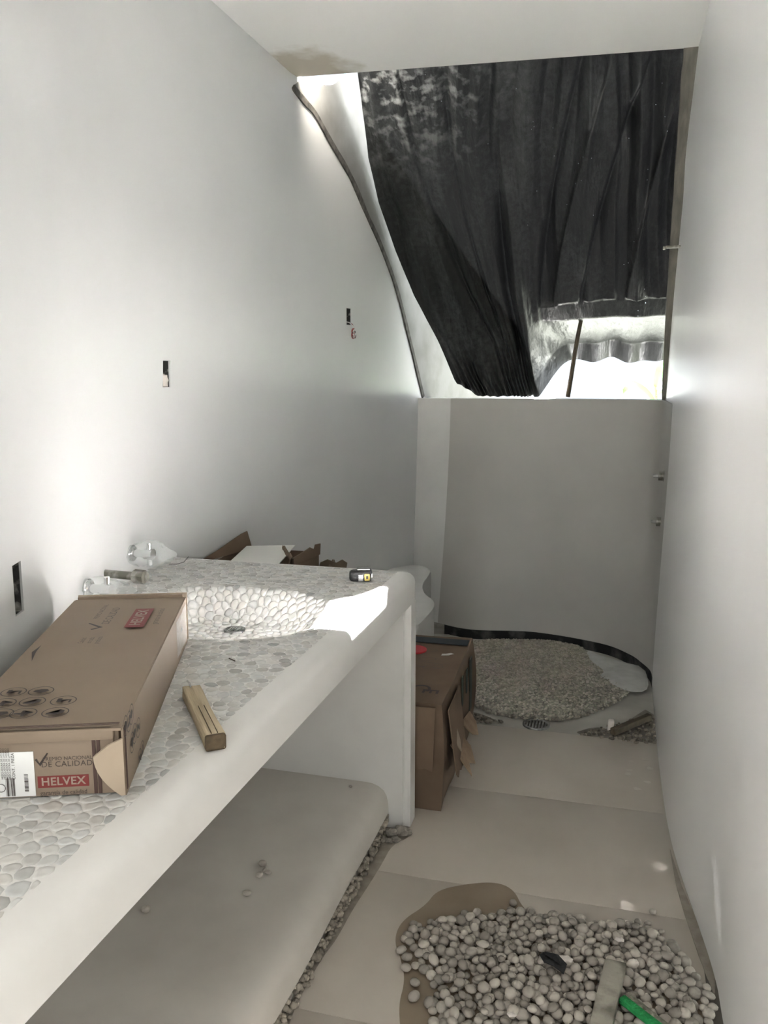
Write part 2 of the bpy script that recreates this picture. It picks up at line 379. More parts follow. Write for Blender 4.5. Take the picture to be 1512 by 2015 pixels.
# recesses left for the electrical boxes: the grid gets lines at their rims, the cells inside are pushed back
OUT = [((36, 1158), .052, .112), ((328, 736), .055, .092), ((687, 623), .055, .085)]
cutters = []; rec = []
for (u, v), w_, h_ in OUT:
    p = onwall(u, v); sl = (XL(p.y + .05) - XL(p.y - .05)) / .1
    cutters.append((None, frame(p, (sl, 1, 0), (0, 0, 1)), w_, h_)); hy_ = w_ / 2 / math.sqrt(1 + sl * sl)
    r_ = (p.y - hy_, p.y + hy_, p.z - h_ / 2, p.z + h_ / 2); rec.append(r_)
    ys = [q for q in ys if not r_[0] - .012 < q < r_[1] + .012] + [r_[0], r_[1]]; zs = [q for q in zs if not r_[2] - .012 < q < r_[3] + .012] + [r_[2], r_[3]]
ys.sort(); zs.sort(); g = [[(XLz(y, z), y, z) for z in zs] + [(XLz(y, wl_top(y)), y, wl_top(y))] for y in ys]
nu, nv = len(g), len(g[0]); V = [Vector(q) for r_ in g for q in r_]; n = len(V); V += [q + Vector((-.18, 0, 0)) for q in V]; Fc = []; I = lambda i, j: i * nv + j
for i in range(nu - 1):
    for j in range(nv - 1):
        q = (I(i, j), I(i + 1, j), I(i + 1, j + 1), I(i, j + 1)); Fc.append((n + q[0], n + q[3], n + q[2], n + q[1]))
        cy_, cz_ = (ys[i] + ys[i + 1]) / 2, (g[i][j][2] + g[i][j + 1][2]) / 2
        if any(r_[0] < cy_ < r_[1] and r_[2] < cz_ < r_[3] for r_ in rec):
            m0 = len(V); V += [V[k] + Vector((-.058, 0, 0)) for k in q]; Fc.append((m0, m0 + 1, m0 + 2, m0 + 3)); Fc += [(q[k], q[(k + 1) % 4], m0 + (k + 1) % 4, m0 + k) for k in range(4)]
        else: Fc.append(q)
    for j in (0, nv - 1): Fc.append((I(i, j), I(i + 1, j), n + I(i + 1, j), n + I(i, j)))
for j in range(nv - 1):
    for i in (0, nu - 1): Fc.append((I(i, j), I(i, j + 1), n + I(i, j + 1), n + I(i, j)))
bm = bmesh.new(); vv = [bm.verts.new(q) for q in V]
for f in Fc: bm.faces.new([vv[k] for k in f])
wl = struct(bobj('wall_left', bm, 'plaster', autos=50))

# right wall: base plan and upper plan; outdoors its top follows the sheet
TP = [(3.78, 3.0), (3.90, 2.985), (4.02, 2.93), (4.2, 2.81), (4.38, 2.66), (4.55, 2.49), (4.74, 2.27), (4.93, 1.99), (5.08, 1.72), (5.17, 1.50), (5.19, 1.425)]
RB = [(.36, -1.3), (.335, 0), (.315, 1.2), (.297, 1.9), (.288, 2.16), (.222, 2.73), (.205, 3.3), (.206, 3.97), (.211, 4.3), (.25, 4.45), (.25, 4.9), (.25, 5.36)]
RU = [(.36, -1.3), (.335, 0), (.31, 1.2), (.285, 1.9), (.275, 2.16), (.255, 2.73), (.245, 3.3), (.24, 3.97), (.237, 4.3), (.245, 4.45), (.245, 4.9), (.245, 5.36)]
cb, cu_ = catmull(RB, 111), catmull(RU, 111)
g = []
for a, b in zip(cb, cu_):
    zt = float(np.interp(a[1], [-2, 3.86, 3.9] + [q[0] for q in TP[2:]] + [7], [2.98, 2.98, 2.96] + [q[1] - .012 for q in TP[2:]] + [1.41])); row = []
    for t in np.linspace(0, 1, 25):
        z = .035 + t * (zt - .035); k = min(z / 1.415, 1); k = k * k * (3 - 2 * k); row.append((a[0] + (b[0] - a[0]) * k, a[1] + (b[1] - a[1]) * k, z))
    g.append(row)
struct(solid_grid('wall_right', g, (.22, 0, 0), 'plaster_right'))

# low back wall bending round the shower into the right wall
BT = [(-1.27, 5.15), (-1.005, 5.15), (-.8, 5.15), (-.44, 5.15), (-.06, 5.15), (.13, 5.135), (.215, 5.03), (.233, 4.75), (.236, 4.3)]
BB = [(-1.27, 5.09), (-1.03, 4.95), (-.8, 4.865), (-.44, 4.915), (-.06, 4.80), (.10, 4.645), (.17, 4.50), (.203, 4.40), (.2105, 4.3)]
BO = [(-1.27, 5.33), (-1.005, 5.33), (-.8, 5.33), (-.44, 5.33), (-.06, 5.33), (.13, 5.33), (.27, 5.33), (.27, 4.75), (.27, 4.3)]
NB = 81; bt, bb = catmull(BT, NB), catmull(BB, NB); bo = [np.array([np.interp(i, range(0, NB, 10), [q[k] for q in BO]) for k in (0, 1)]) for i in range(NB)]
SILL = 1.415; zz = [.052 + t * (SILL - .052) for t in np.linspace(0, 1, 22)]
def backpt(i, z):
    k = (z - .052) / (SILL - .052); k = 1 - (1 - k) ** 1.6; p = bb[i] + (bt[i] - bb[i]) * k; return (p[0], p[1], z)
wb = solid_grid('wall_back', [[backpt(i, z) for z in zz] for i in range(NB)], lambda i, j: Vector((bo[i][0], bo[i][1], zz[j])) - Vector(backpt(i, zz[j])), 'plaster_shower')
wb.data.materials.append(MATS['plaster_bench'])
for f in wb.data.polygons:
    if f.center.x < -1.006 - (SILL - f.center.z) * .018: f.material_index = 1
wb.data.materials.append(MATS['bounce_stop'])                            # unseen outdoor face made near-black to stop sun bouncing off it
for f in wb.data.polygons:
    if f.center.y > 5.32: f.material_index = 2
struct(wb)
# dark waterproofing strip under the shower plaster
sk = [[(bb[i][0] * 1.0 + (.004 if i > 55 else 0), bb[i][1] + .012, z) for z in (-.03, .02, .06)] for i in range(12, NB)]
o = solid_grid('trim_1', sk, lambda i, j: Vector((.02 if i > 45 else 0, .03, 0)), 'membrane'); struct(o)

# ceiling slab
bm = bmesh.new(); pl = [(-4.6, -1.36), (.55, -1.36), (.55, 3.90), (.246, 3.885), (-1.455, 3.772), (-4.6, 3.562)]   # extended left, out of view, to keep sun out of the side opening
a = [bm.verts.new((x, y, CZ)) for x, y in pl]; b = [bm.verts.new((x, y, CZ + .13)) for x, y in pl]
bm.faces.new(a); bm.faces.new(b)
for i in range(6): bm.faces.new((a[i], a[(i + 1) % 6], b[(i + 1) % 6], b[i]))
bmesh.ops.bevel(bm, geom=[e for e in bm.edges if all(v.co.y > 3.7 and v.co.z < 2.9 for v in e.verts)], offset=.012, segments=3, affect='EDGES')
struct(bobj('ceiling', bm, 'ceiling', autos=40))
# rear wall with the doorway behind the viewer
bm = bmesh.new()
bm_box(bm, (-1.18, -1.36, -.05), (-.62, -1.2, 2.98)); bm_box(bm, (-1.18, -1.2, 2.22), (-1.06, .35, 2.98)); bm_box(bm, (.27, -1.36, -.05), (.60, -1.2, 2.98)); bm_box(bm, (-.62, -1.36, 2.22), (.27, -1.2, 2.98))
struct(bobj('wall_rear', bm, 'plaster'))

# floor: screed, tiles, damp marks, shower base
fl = struct(box('floor', (-1.78, -1.36, -.12), (.58, 5.33, -.018), 'subfloor', bevel=0))
YJ = [-1.3, -.74, -.115, .51, 1.135, 1.76, 2.385, 3.0, 3.612]
for a, b in zip(YJ[:-1], YJ[1:]):
    box('floor_tile', (-1.62, a + .0006, -.018), (.275, b - .0006, 0), 'tile', fl, bevel=.0006)
box('grout_bed', (-1.6, -1.29, -.018), (.20, 3.61, -.0012), 'grout', fl, bevel=0)
prism('shower_screed', [(-1.2, 3.613)] + [(-1.2, 4.9)] + [(bb[i][0], bb[i][1] + .02) for i in range(14, NB, 3)] + [(.22, 4.2), (.205, 3.613)], -.018, -.008, 'cement', fl)
def decal(name, px, m, parent, z=.0004, it=2, floor=0.0):
    p = smooth_closed([onz(u, v, floor) for u, v in px], it); return prism(name, [(q.x, q.y) for q in p], floor - .0005, floor + z, m, parent)
decal('damp_stain', [(775, 1850), (790, 1812), (838, 1782), (860, 1752), (915, 1740), (975, 1735), (1012, 1750), (1030, 1790), (1100, 1840), (1250, 1850), (1370, 1930), (1395, 2010), (1395, 2100), (800, 2100), (782, 1985), (798, 1930), (790, 1890)], 'damp', fl, it=3)
decal('damp_edge', [(740, 1630), (800, 1636), (808, 1647), (772, 1662), (752, 1700), (726, 1742), (694, 1790), (662, 1850), (634, 1885), (592, 1960), (574, 2000), (556, 2060), (535, 2060), (560, 2000), (600, 1920), (660, 1800), (720, 1690)], 'dampdark', fl, it=2)
decal('rubble_bed', [(1125, 1446), (1170, 1432), (1200, 1438), (1230, 1425), (1283, 1390), (1300, 1470), (1240, 1458)], 'subfloor', fl, z=.006, it=1, floor=-.008)
decal('rubble_bed', [(915, 1402), (940, 1404), (990, 1425), (960, 1422), (925, 1421)], 'subfloor', fl, z=.006, it=1, floor=-.008)
for k in range(7):
    u, v = random.uniform(1235, 1285), random.uniform(1490, 1560); p = onz(u, v, 0); q = [(p.x + random.uniform(.007, .016) * math.cos(t) * 1.3, p.y + random.uniform(.007, .016) * math.sin(t)) for t in np.arange(0, 6.28, .8)]
    prism('plaster_splash', q, -.0002, .0006, 'grout', fl)
# dark joint at the foot of the right wall
p = [onz(u, v, 0) for u, v in ((1316, 1670), (1340, 1745), (1372, 1820), (1404, 1915), (1404, 1962), (1372, 1880), (1345, 1800), (1328, 1740))]
prism('dark_joint', [(q.x + .004, q.y) for q in p], -.0005, .003, 'dampdark', fl)

# ------------------------------------------------------------------ opening: channel on the left wall, jamb on the right wall
GR = [(576, 170), (580, 178), (600, 202), (620, 226), (650, 280), (690, 350), (720, 420), (750, 487), (780, 570), (808, 680), (832, 781)]
gp = catmull([tuple(onwall(u, v)) for u, v in GR], 70)
row0 = []; row1 = []
for i, p in enumerate(gp):
    t = gp[min(i + 1, 69)] - gp[max(i - 1, 0)]; t /= np.linalg.norm(t); n = np.cross([1, 0, 0], t); n /= np.linalg.norm(n)
    w_ = .014 + .004 * noise.noise(Vector(p) * 9)
    row0.append(p - n * w_); row1.append(p + n * w_)
for r in (row0, row1):
    for q in r: q[0] = XLz(q[1], q[2]) - .004
struct(solid_grid('trim_2', [row0, row1], (.012, 0, 0), 'groove', smooth=False))
# raw grey render on the outdoor side of the channel
ou = [(3.80, 2.857), (3.95, 2.89), (4.1, 2.925), (4.35, 3.045), (4.9, 3.045), (5.5, 3.045), (6.35, 3.045), (6.38, 2.4), (6.38, 1.9), (6.38, 1.5), (6.38, 1.3)]
ou = catmull(ou, 70); sk = []
for a, b in zip(gp, ou):
    sk.append([(XLz(a[1] + (b[0] - a[1]) * t, a[2] + (b[1] - a[2]) * t) - .003, a[1] + (b[0] - a[1]) * t, a[2] + (b[1] - a[2]) * t) for t in np.linspace(0, 1, 14)])
solid_grid('raw_render', sk, (.006, 0, 0), 'raw_render', wl)
PR = [(3.86, 2.87), (4.02, 2.76), (4.2, 2.63), (4.38, 2.48), (4.55, 2.31), (4.72, 2.13), (4.88, 1.92), (5.03, 1.68), (5.12, 1.50), (5.16, 1.41)]
pr = catmull(PR, 40); g0 = []; g1 = []
for i, p in enumerate(pr):
    t = pr[min(i + 1, 39)] - pr[max(i - 1, 0)]; t /= np.linalg.norm(t); n = np.array([-t[1], t[0]]); n = n if n[0] > 0 else -n
    w_ = float(np.interp(i, [0, 20, 39], [.066, .045, .024])); c = .0025 * noise.noise(Vector((i * .35, 0, 0)))
    g0.append((.25 - w_ + c, p[0], p[1])); g1.append((.25, p[0], p[1]))
tn = [Vector((0, .05, .035))] * 40
jm = solid_grid('jamb_board', [g0, g1], lambda i, j: tn[j], 'jamb'); tag(jm, 'long weathered grey-brown jamb board on right wall beside black plastic sheet', 'board')
jc = onx(1318, 486, .19)
cl = thing('pipe_clip', jc, 'small grey bracket strapped across the jamb board', 'bracket')
box('strap', (-.018, -.012, -.006), (.05, .012, .006), 'dirty_metal', cl, bevel=.003); box('lug', (-.03, -.012, -.012), (-.014, .014, .004), 'dirty_metal', cl, bevel=.004)

# ------------------------------------------------------------------ black plastic sheet over the opening
tp = np.array(catmull(TP, 200)); al = np.concatenate([[0], np.cumsum(np.linalg.norm(np.diff(tp, axis=0), axis=1))]); al /= al[-1]
def TS(s, off):
    y = np.interp(s, al, tp[:, 0]); z = np.interp(s, al, tp[:, 1]); e = 1e-3
    dy = np.interp(s + e, al, tp[:, 0]) - np.interp(s - e, al, tp[:, 0]); dz = np.interp(s + e, al, tp[:, 1]) - np.interp(s - e, al, tp[:, 1])
    l = np.hypot(dy, dz) + 1e-9; ny, nz = -dz / l, dy / l
    return y + ny * off, z + nz * off
def s_of_y(Y): return float(np.interp(Y, tp[:, 0], al))
def on_sheet(u, v):
    r = ray(u, v); t = np.linspace(3.0, 6.5, 3000); y = r[1] * t; z = CH + r[2] * t
    f = z - np.interp(y, tp[:, 0], tp[:, 1]); k = int(np.argmin(np.where(y < 5.195, np.abs(f), 9))); return r[0] * t[k], y[k]
_e = [on_sheet(u, v) for u, v in ((704, 150), (713, 227), (725, 316), (745, 399), (778, 494), (792, 530), (814, 584), (838, 630), (861, 673), (894, 748))]
EX = [_e[0][0]] + [q[0] for q in _e] + [-.93]; EX = [q - .004 if k < 4 else q for k, q in enumerate(EX)]; ES = [0.0] + [max(s_of_y(q[1]), .01) for q in _e] + [1.0]
NU, NV = 330, 300
jj = np.linspace(0, 1, NU)[:, None]; kk = np.linspace(0, 1, NV)[None, :]
sb = np.interp(jj, [0, .05, .39, .46, .56, .68, 1], [.965, 1, 1, .99, .97, .96, .955]); s = kk * sb
el = np.interp(s, ES, EX); er = .485 + 0 * s
hb = np.interp(jj, [0, .17, .38, .49, .63, .84, 1], [0, .21, .29, .40, .58, .83, 1]); h = jj + (hb - jj) * s ** 1.7
X = el + (er - el) * h
tri = lambda x: 2 * np.abs(2 * (x - np.floor(x + .5))) - 1
nzv = np.array([[noise.noise(Vector((a * 5, b * 2.2, 3.1))) for b in np.linspace(0, 1, 60)] for a in np.linspace(0, 1, 66)])
ii, jx = np.meshgrid(np.linspace(0, 65, NU), np.linspace(0, 59, NV), indexing='ij'); i0 = np.minimum(ii.astype(int), 64); j0 = np.minimum(jx.astype(int), 58); fi, fj = ii - i0, jx - j0
nn = nzv[i0, j0] * (1 - fi) * (1 - fj) + nzv[i0 + 1, j0] * fi * (1 - fj) + nzv[i0, j0 + 1] * (1 - fi) * fj + nzv[i0 + 1, j0 + 1] * fi * fj
env = np.clip(kk * 5, 0, 1) * (0.35 + .65 * np.clip((jj - .2) * 3, 0, 1))
jw = jj + .035 * nn * 1.5
fold = (.5 * tri(jw * 6.3 + .2) + .36 * tri(jw * 14.7 + .1) + .16 * np.sin(jw * 75))
off = .015 + env * (.070 * fold * (1 - .45 * s) + .05 * nn * np.sin(np.pi * kk)) + .010 * np.exp(-((s - 1) / .12) ** 2) * np.sin(jw * 210) * (jj < .5)
# long straight creases fanning from the upper right towards the gather
for a_, b_, A_, w_ in ((.80, -.27, .055, .035), (.70, -.24, -.05, .05), (.62, -.19, .06, .045), (.88, -.20, -.045, .03), (.40, -.05, .045, .06), (.22, .06, .035, .05), (.10, .10, .03, .03)):
    d_ = (jj - (a_ + b_ * kk)) / w_; off = off + A_ * np.where(d_ > 0, np.exp(-d_ * 1.3), np.exp(np.minimum(d_, 0) * 7)) * np.clip(kk * 4, 0, 1) * (1 - kk ** 5)
# one deep fold falling from the upper right to the gather on the sill
off += .045 * np.exp(-((jj - .54 + .12 * kk) / .026) ** 2) * np.clip((kk - .3) * 3, 0, 1) * (1 - kk ** 4)
off += -.05 * np.exp(-((jj - .44 + .02 * kk) / .022) ** 2) * np.clip((kk - .35) * 3, 0, 1)
we = np.clip((.225 - X) / .08, 0, 1); off = np.maximum(off, -.07) * we - .008 * (1 - we)
Yt, Zt = TS(s, off)
# right-hand part: lifted by the stick into an awning that runs outwards and hangs down at its hem
fw_ = np.clip((jj - .40) / .12, 0, 1); fw_ = fw_ * fw_ * (3 - 2 * fw_); K0 = .76
ya, za = TS(K0 * sb, off * 0 + .02); kf = np.clip((kk - K0) / (1 - K0), 0, 1)
ay = np.interp(kf, [0, .15, .78, 1], [0, .13, 1, 1.06]); az = np.interp(kf, [0, .15, .4, .78, .85, 1], [0, .40, .62, .86, 1.02, 1.36])
rip = .018 * np.sin(jj * 55 + 3 * kf) * kf + .02 * nn * kf
AY = ya + ay * (5.78 - ya) + rip; AZ = za + az * (1.735 - za) + rip * .6 + .012 * np.sin(jj * 31)* kf
wf = fw_ * (kf > 0)
Yt = Yt * (1 - wf) + AY * wf; Zt = Zt * (1 - wf) + AZ * wf
Zt = np.where(Yt < 3.93, np.maximum(Zt, 2.998), Zt)
V = np.stack([X + 0 * s, Yt, Zt], -1)
px = proj(V); idx = lambda i, j: i * NV + j
HOLES = [(553, 236, 1), (800, 194, 1), (707, 376, 1), (855, 300, 1), (852, 325, 1), (858, 318, 1), (920, 322, 1), (1020, 420, 1), (1050, 424, 1), (1015, 498, 1), (998, 507, 1), (838, 643, 1), (1055, 610, 1), (1173, 355, 1), (1260, 247, 2), (1284, 176, 1), (1302, 332, 1), (1235, 460, 1), (1232, 494, 1), (1190, 698, 1), (1158, 773, 2), (1172, 770, 1), (1226, 855, 2), (1230, 880, 2), (1228, 900, 3), (1202, 925, 2), (1203, 942, 2), (500, 145, 1), (1292, 285, 1), (735, 523, 1), (868, 530, 1), (925, 415, 1), (1005, 437, 1), (970, 575, 1)]
kill = set(); pc = (px[:-1, :-1] + px[1:, 1:]) / 2
for u, v, n in HOLES:
    d = (pc[..., 0] - (540 + u / 1.68)) ** 2 + (pc[..., 1] - (60 + v / 1.68)) ** 2; a, b = np.unravel_index(np.argmin(d), d.shape)
    if d[a, b] > 60: continue
    kill.add((int(a), int(b), (0, .30, .36, .62)[n]))
hole = {(a, b): f for a, b, f in kill}; VL = V.reshape(-1, 3).tolist(); fc = []
for i in range(NU - 1):
    for j in range(NV - 1):
        q = (idx(i, j), idx(i + 1, j), idx(i + 1, j + 1), idx(i, j + 1))
        if (i, j) in hole:                                        # a small torn pinhole inside this cell
            c = [sum(VL[k][m_] for k in q) / 4 for m_ in range(3)]; n = len(VL); f = hole[(i, j)]
            VL += [[c[m_] + (VL[k][m_] - c[m_]) * f for m_ in range(3)] for k in q]
            fc += [(q[k], q[(k + 1) % 4], n + (k + 1) % 4, n + k) for k in range(4)]
        else: fc.append(q)
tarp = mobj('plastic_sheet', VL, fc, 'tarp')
tag(tarp, 'black plastic sheet with pinholes draped over the open roof light', 'plastic sheet')
# prop stick
st = [ony(1118, 781, 5.20), ony(1124, 745, 5.19), ony(1131, 700, 5.17), ony(1138, 660, 5.15), ony(1146, 620, 5.12)]
stk = thing('prop_stick', st[0], 'thin knotted wooden stick propping up the black plastic sheet on the sill', 'stick')
tube('shaft', [p - st[0] for p in st], [.0135, .013, .0125, .0125, .011], 'wood_dark', stk, 9)
tube('broken_tip', [st[-1] - st[0], st[-1] - st[0] + Vector((.004, 0, .018))], [.016, .006], 'wood_end', stk, 7)

# outdoors
bm = bmesh.new(); bmesh.ops.create_grid(bm, x_segments=8, y_segments=8, size=40)
bm.transform(Matrix.Translation((0, 10, -.13))); struct(bobj('ground', bm, 'sand'))
def blade(L, w, bend, n=7):
    V = []; Fc = []
    for i in range(n + 1):
        t = i / n; hw = w * math.sin(math.pi * min(t * .92 + .08, 1)) ** .7; x = L * t * math.cos(bend * t * .6); z = L * t * .8 - bend * L * .55 * t * t
        V += [(x, -hw, z + hw * .25), (x, 0, z), (x, hw, z + hw * .25)]
    for i in range(n):
        a = i * 3; Fc += [(a, a + 3, a + 4, a + 1), (a + 1, a + 4, a + 5, a + 2)]
    return V, Fc
for (x, y, hh, nb, Lb, lab) in ((.10, 8.6, 1.25, 6, .75, 'broad-leaved green plant seen beyond the sill beside the jamb'), (-.75, 10.5, .9, 8, .8, 'low leafy green plant seen beyond the sill by the prop stick'), (.42, 11.5, 1.6, 7, .9, 'taller green plant outdoors behind the broad-leaved one')):
    pt = thing('garden_plant', (x, y, -.13), lab, 'plant')
    tube('stem', [(0, 0, 0), (.02, 0, hh * .5), (0, .02, hh)], [.035, .03, .02], 'stem', pt, 7)
    for k in range(nb):
        Vb, Fb = blade(Lb * random.uniform(.8, 1.1), .085, random.uniform(.7, 1.3)); m4 = Matrix.Translation((0, 0, hh * random.uniform(.8, 1))) @ Matrix.Rotation(k * 6.283 / nb + .4, 4, 'Z')
        mobj('leaf', [m4 @ Vector(v) for v in Vb], Fb, 'leaf', pt)

# ================================================================== VANITY
TZ = .893; XF = -.645; YE = 2.765
BC = (-1.065, 2.13); BA = (.345, .275)
def bowl(x, y):
    dx, dy = (x - BC[0]) / BA[0], (y - BC[1]) / BA[1]; r = (abs(dx) ** 2.2 + abs(dy) ** 2.2) ** (1 / 2.2)
    if r >= 1: return 0.0
    t = 1 - r; k = min(t / .5, 1); k = k * k * (3 - 2 * k); return .078 * k + .008 * min(t, 1)
def topz(x, y):
    d = min(XF - x, YE - y); r = .032; z = TZ - bowl(x, y)
    if d < r: z -= r - math.sqrt(max(r * r - (r - d) ** 2, 0))
    return z
va = thing('vanity_counter', (-1.0, 1.4, 0), 'white plastered built-in vanity with pebble-inlaid top, bowl basin and low shelf', 'vanity')
INV = Vector((1.0, -1.4, 0))
xs = list(np.linspace(0, .86, 46)); xs = [x for x in xs]            # fractions of the wall-to-rim width
edge = [XF - .036, XF - .032, XF - .026, XF - .020, XF - .014, XF - .009, XF - .005, XF - .002, XF]
ysv = list(np.linspace(.36, 2.72, 96)) + [YE - .036, YE - .032, YE - .026, YE - .02, YE - .014, YE - .009, YE - .005, YE - .002, YE]
g = []
for y in ysv:
    x0 = XL(y) - .01; row = [x0 + (XF - .036 - x0) * t for t in np.linspace(0, 1, 50)][:-1] + edge
    rr = []
    for x in row:
        xx, yy = x, y
        ex, ey = max(x - (XF - .05), 0), max(y - (YE - .05), 0); l = math.hypot(ex, ey)   # round the free corner in plan
        if ex > 0 and ey > 0:
            m_ = max(ex, ey); xx = XF - .05 + ex * m_ / l; yy = YE - .05 + ey * m_ / l
        rr.append((xx, yy, topz(x, y) - .0005 * (x < XF - .062 and y < YE - .035)))
    g.append(rr)
nx, ny = len(g[0]), len(g); Vv = [Vector(p) + INV for r in g for p in r]; Fc = [(i * nx + j, (i + 1) * nx + j, (i + 1) * nx + j + 1, i * nx + j + 1) for i in range(ny - 1) for j in range(nx - 1)]
loop = [(ny - 1) * nx + j for j in range(nx)] + [i * nx + nx - 1 for i in range(ny - 2, -1, -1)] + [j for j in range(nx - 2, -1, -1)] + [i * nx for i in range(1, ny - 1)]
n0 = len(Vv); Vv += [Vector((Vv[k].x, Vv[k].y, .798)) for k in loop]; n = len(loop)
Fc += [(loop[i], loop[(i + 1) % n], n0 + (i + 1) % n, n0 + i) for i in range(n)]; Fc.append(tuple(n0 + i for i in range(n)))
bm = bmesh.new(); bv = [bm.verts.new(v) for v in Vv]
for f in Fc: bm.faces.new([bv[k] for k in f])
bobj('worktop', bm, 'vanity', va, autos=50)
# end panel and low shelf
def panel(name, y0, y1, par):
    bm = bmesh.new(); bm_box(bm, (XL((y0 + y1) / 2) - .03, y0, 0.004), (XF + .001, y1, .80), 0); bmesh.ops.bevel(bm, geom=[e for e in bm.edges if all(v.co.x > -.7 for v in e.verts) and abs(e.verts[0].co.z - e.verts[1].co.z) > .1], offset=.022, segments=5, affect='EDGES')
    bm.transform(Matrix.Translation(INV)); return bobj(name, bm, 'vanity', par, autos=50)
panel('end_panel', 2.64, 2.752, va); panel('end_panel', .36, .46, va)
prof = [(-1.70, .165), (-.80, .162), (-.775, .160), (-.752, .152), (-.733, .138), (-.722, .118), (-.717, .09), (-.716, .060), (-.738, .052)]
g = []
for y in np.linspace(.45, 2.645, 54):
    g.append([(x + .004 * noise.noise(Vector((0, y * 3, 0))) * (x > -.8) + (XL(y) + 1.66 if x < -1.6 else 0) - .008 * (y < 2) * (x > -.8) * (2 - y) / 2, y, z + .003 * noise.noise(Vector((x * 4, y * 4, 0)))) for x, z in prof])
g2 = [[Vector(p) + INV for p in r] for r in g]
solid_grid('low_shelf', g2, lambda i, j: Vector((-.02 if j > 4 else 0, 0, .006 - g[i][j][2])) if j < 8 else Vector((0, 0, -.034)), 'shelf', va)
items = []
for k in range(520):
    y = random.uniform(.46, 2.63); z = random.uniform(.002, .056); c = random.uniform(.45, 1.05); items.append((Vector((-.718 - .008 * (y < 2) * (2 - y) / 2 + random.uniform(-.006, .006), y, z)) + INV, random.uniform(.006, .013), (c, c * .97, c * .93)))
pebble_field('exposed_aggregate', items, 'agg', va)
# pebble mosaic: Voronoi cells on the top, flat and flush on the deck, domed in the bowl
def mosaic():
    reg = lambda x, y: XL(y) + .012 < x < XF - .063 and .55 < y < YE - .037
    pts = []; G = {}
    cell = .03
    for _ in range(60000):
        y = random.uniform(.55, YE - .02); x = random.uniform(XL(y) - .01, XF - .045)
        sp = .0195 if bowl(x, y) > .004 else .0212; k = (int(x // cell), int(y // cell))
        if any((q[0] - x) ** 2 + (q[1] - y) ** 2 < sp * sp for a in (-1, 0, 1) for b in (-1, 0, 1) for q in G.get((k[0] + a, k[1] + b), ())): continue
        G.setdefault(k, []).append((x, y)); pts.append((x, y))
    cells = []
    for (x, y) in pts:
        if not (XL(y) + .006 < x < XF - .046 and .55 < y < YE - .02): continue
        poly = [(x - .03, y - .03), (x + .03, y - .03), (x + .03, y + .03), (x - .03, y + .03)]; k = (int(x // cell), int(y // cell))
        nb = [q for a in (-2, -1, 0, 1, 2) for b in (-2, -1, 0, 1, 2) for q in G.get((k[0] + a, k[1] + b), ()) if q != (x, y) and (q[0] - x) ** 2 + (q[1] - y) ** 2 < .0042]
        for q in nb:
            mx, my = (x + q[0]) / 2, (y + q[1]) / 2; nx_, ny_ = q[0] - x, q[1] - y; out = []
            for i in range(len(poly)):
                a, b = poly[i], poly[(i + 1) % len(poly)]; da = (a[0] - mx) * nx_ + (a[1] - my) * ny_; db = (b[0] - mx) * nx_ + (b[1] - my) * ny_
                if da <= 0: out.append(a)
                if (da < 0 < db) or (db < 0 < da): t = da / (da - db); out.append((a[0] + (b[0] - a[0]) * t, a[1] + (b[1] - a[1]) * t))
            poly = out
            if len(poly) < 3: break
        for ax, lim in ((0, XF - .0625), (1, YE - .0365)):               # cut straight at the rim
            out = []
            for i in range(len(poly)):
                a, b = poly[i], poly[(i + 1) % len(poly)]; da, db = a[ax] - lim, b[ax] - lim
                if da <= 0: out.append(a)
                if (da < 0 < db) or (db < 0 < da): t = da / (da - db); out.append((a[0] + (b[0] - a[0]) * t, a[1] + (b[1] - a[1]) * t))
            poly = out
        if len(poly) >= 3 and abs(sum(poly[i][0] * poly[(i + 1) % len(poly)][1] - poly[(i + 1) % len(poly)][0] * poly[i][1] for i in range(len(poly)))) > 1.6e-4: cells.append(((x, y), poly))
    return cells
def cell_mesh(c, poly):
    cx = sum(p[0] for p in poly) / len(poly); cy = sum(p[1] for p in poly) / len(poly)
    q = [Vector((p[0] - cx, p[1] - cy)) for p in poly]; q = smooth_closed(q, 1)
    ring = []
    for k in range(10):                                             # resample by angle
        an = 2 * math.pi * k / 10; d = Vector((math.cos(an), math.sin(an))); best = .004
        for i in range(len(q)):
            a, b = q[i], q[(i + 1) % len(q)]; e = b - a; den = d.x * e.y - d.y * e.x
            if abs(den) < 1e-9: continue
            t = (a.x * e.y - a.y * e.x) / den; u_ = (a.x * d.y - a.y * d.x) / den
            if t > 0 and -.01 <= u_ <= 1.01: best = t; break
        ring.append(d * max(best - .0005, .002))
    inb = bowl(cx, cy) > .003; h = .0040 if inb else .0005
    base = topz(cx, cy)
    def P(v, dz): x, y = cx + v.x, cy + v.y; return (v.x, v.y, (topz(x, y) - base) + dz)
    V = [P(v, -.0015 if inb else -.0004) for v in ring] + [P(v * (.90 if inb else .95), h * .75) for v in ring] + [P(v * .55, h) for v in ring] + [P(Vector((0, 0)), h * 1.05)]
    Fc = []
    for r in (0, 10):
        for k in range(10): Fc.append((r + k, r + (k + 1) % 10, r + 10 + (k + 1) % 10, r + 10 + k))
    for k in range(10): Fc.append((20 + k, 20 + (k + 1) % 10, 30))
    r_ = random.random()
    if inb: t = random.uniform(1.0, 1.12)
    elif r_ < .13: t = random.uniform(.66, .80)
    elif r_ < .45: t = random.uniform(.84, .95)
    else: t = random.uniform(.95, 1.08)
    wv = random.uniform(-.02, .02); return (cx, cy, base), V, Fc, (t + wv, t, t - wv)
cells = [cell_mesh(*c) for c in mosaic()]
BXA = Vector((-.732, 1.10)); BXD = Vector((-.368, .930)).normalized(); BXW = Vector((-BXD.y, BXD.x))
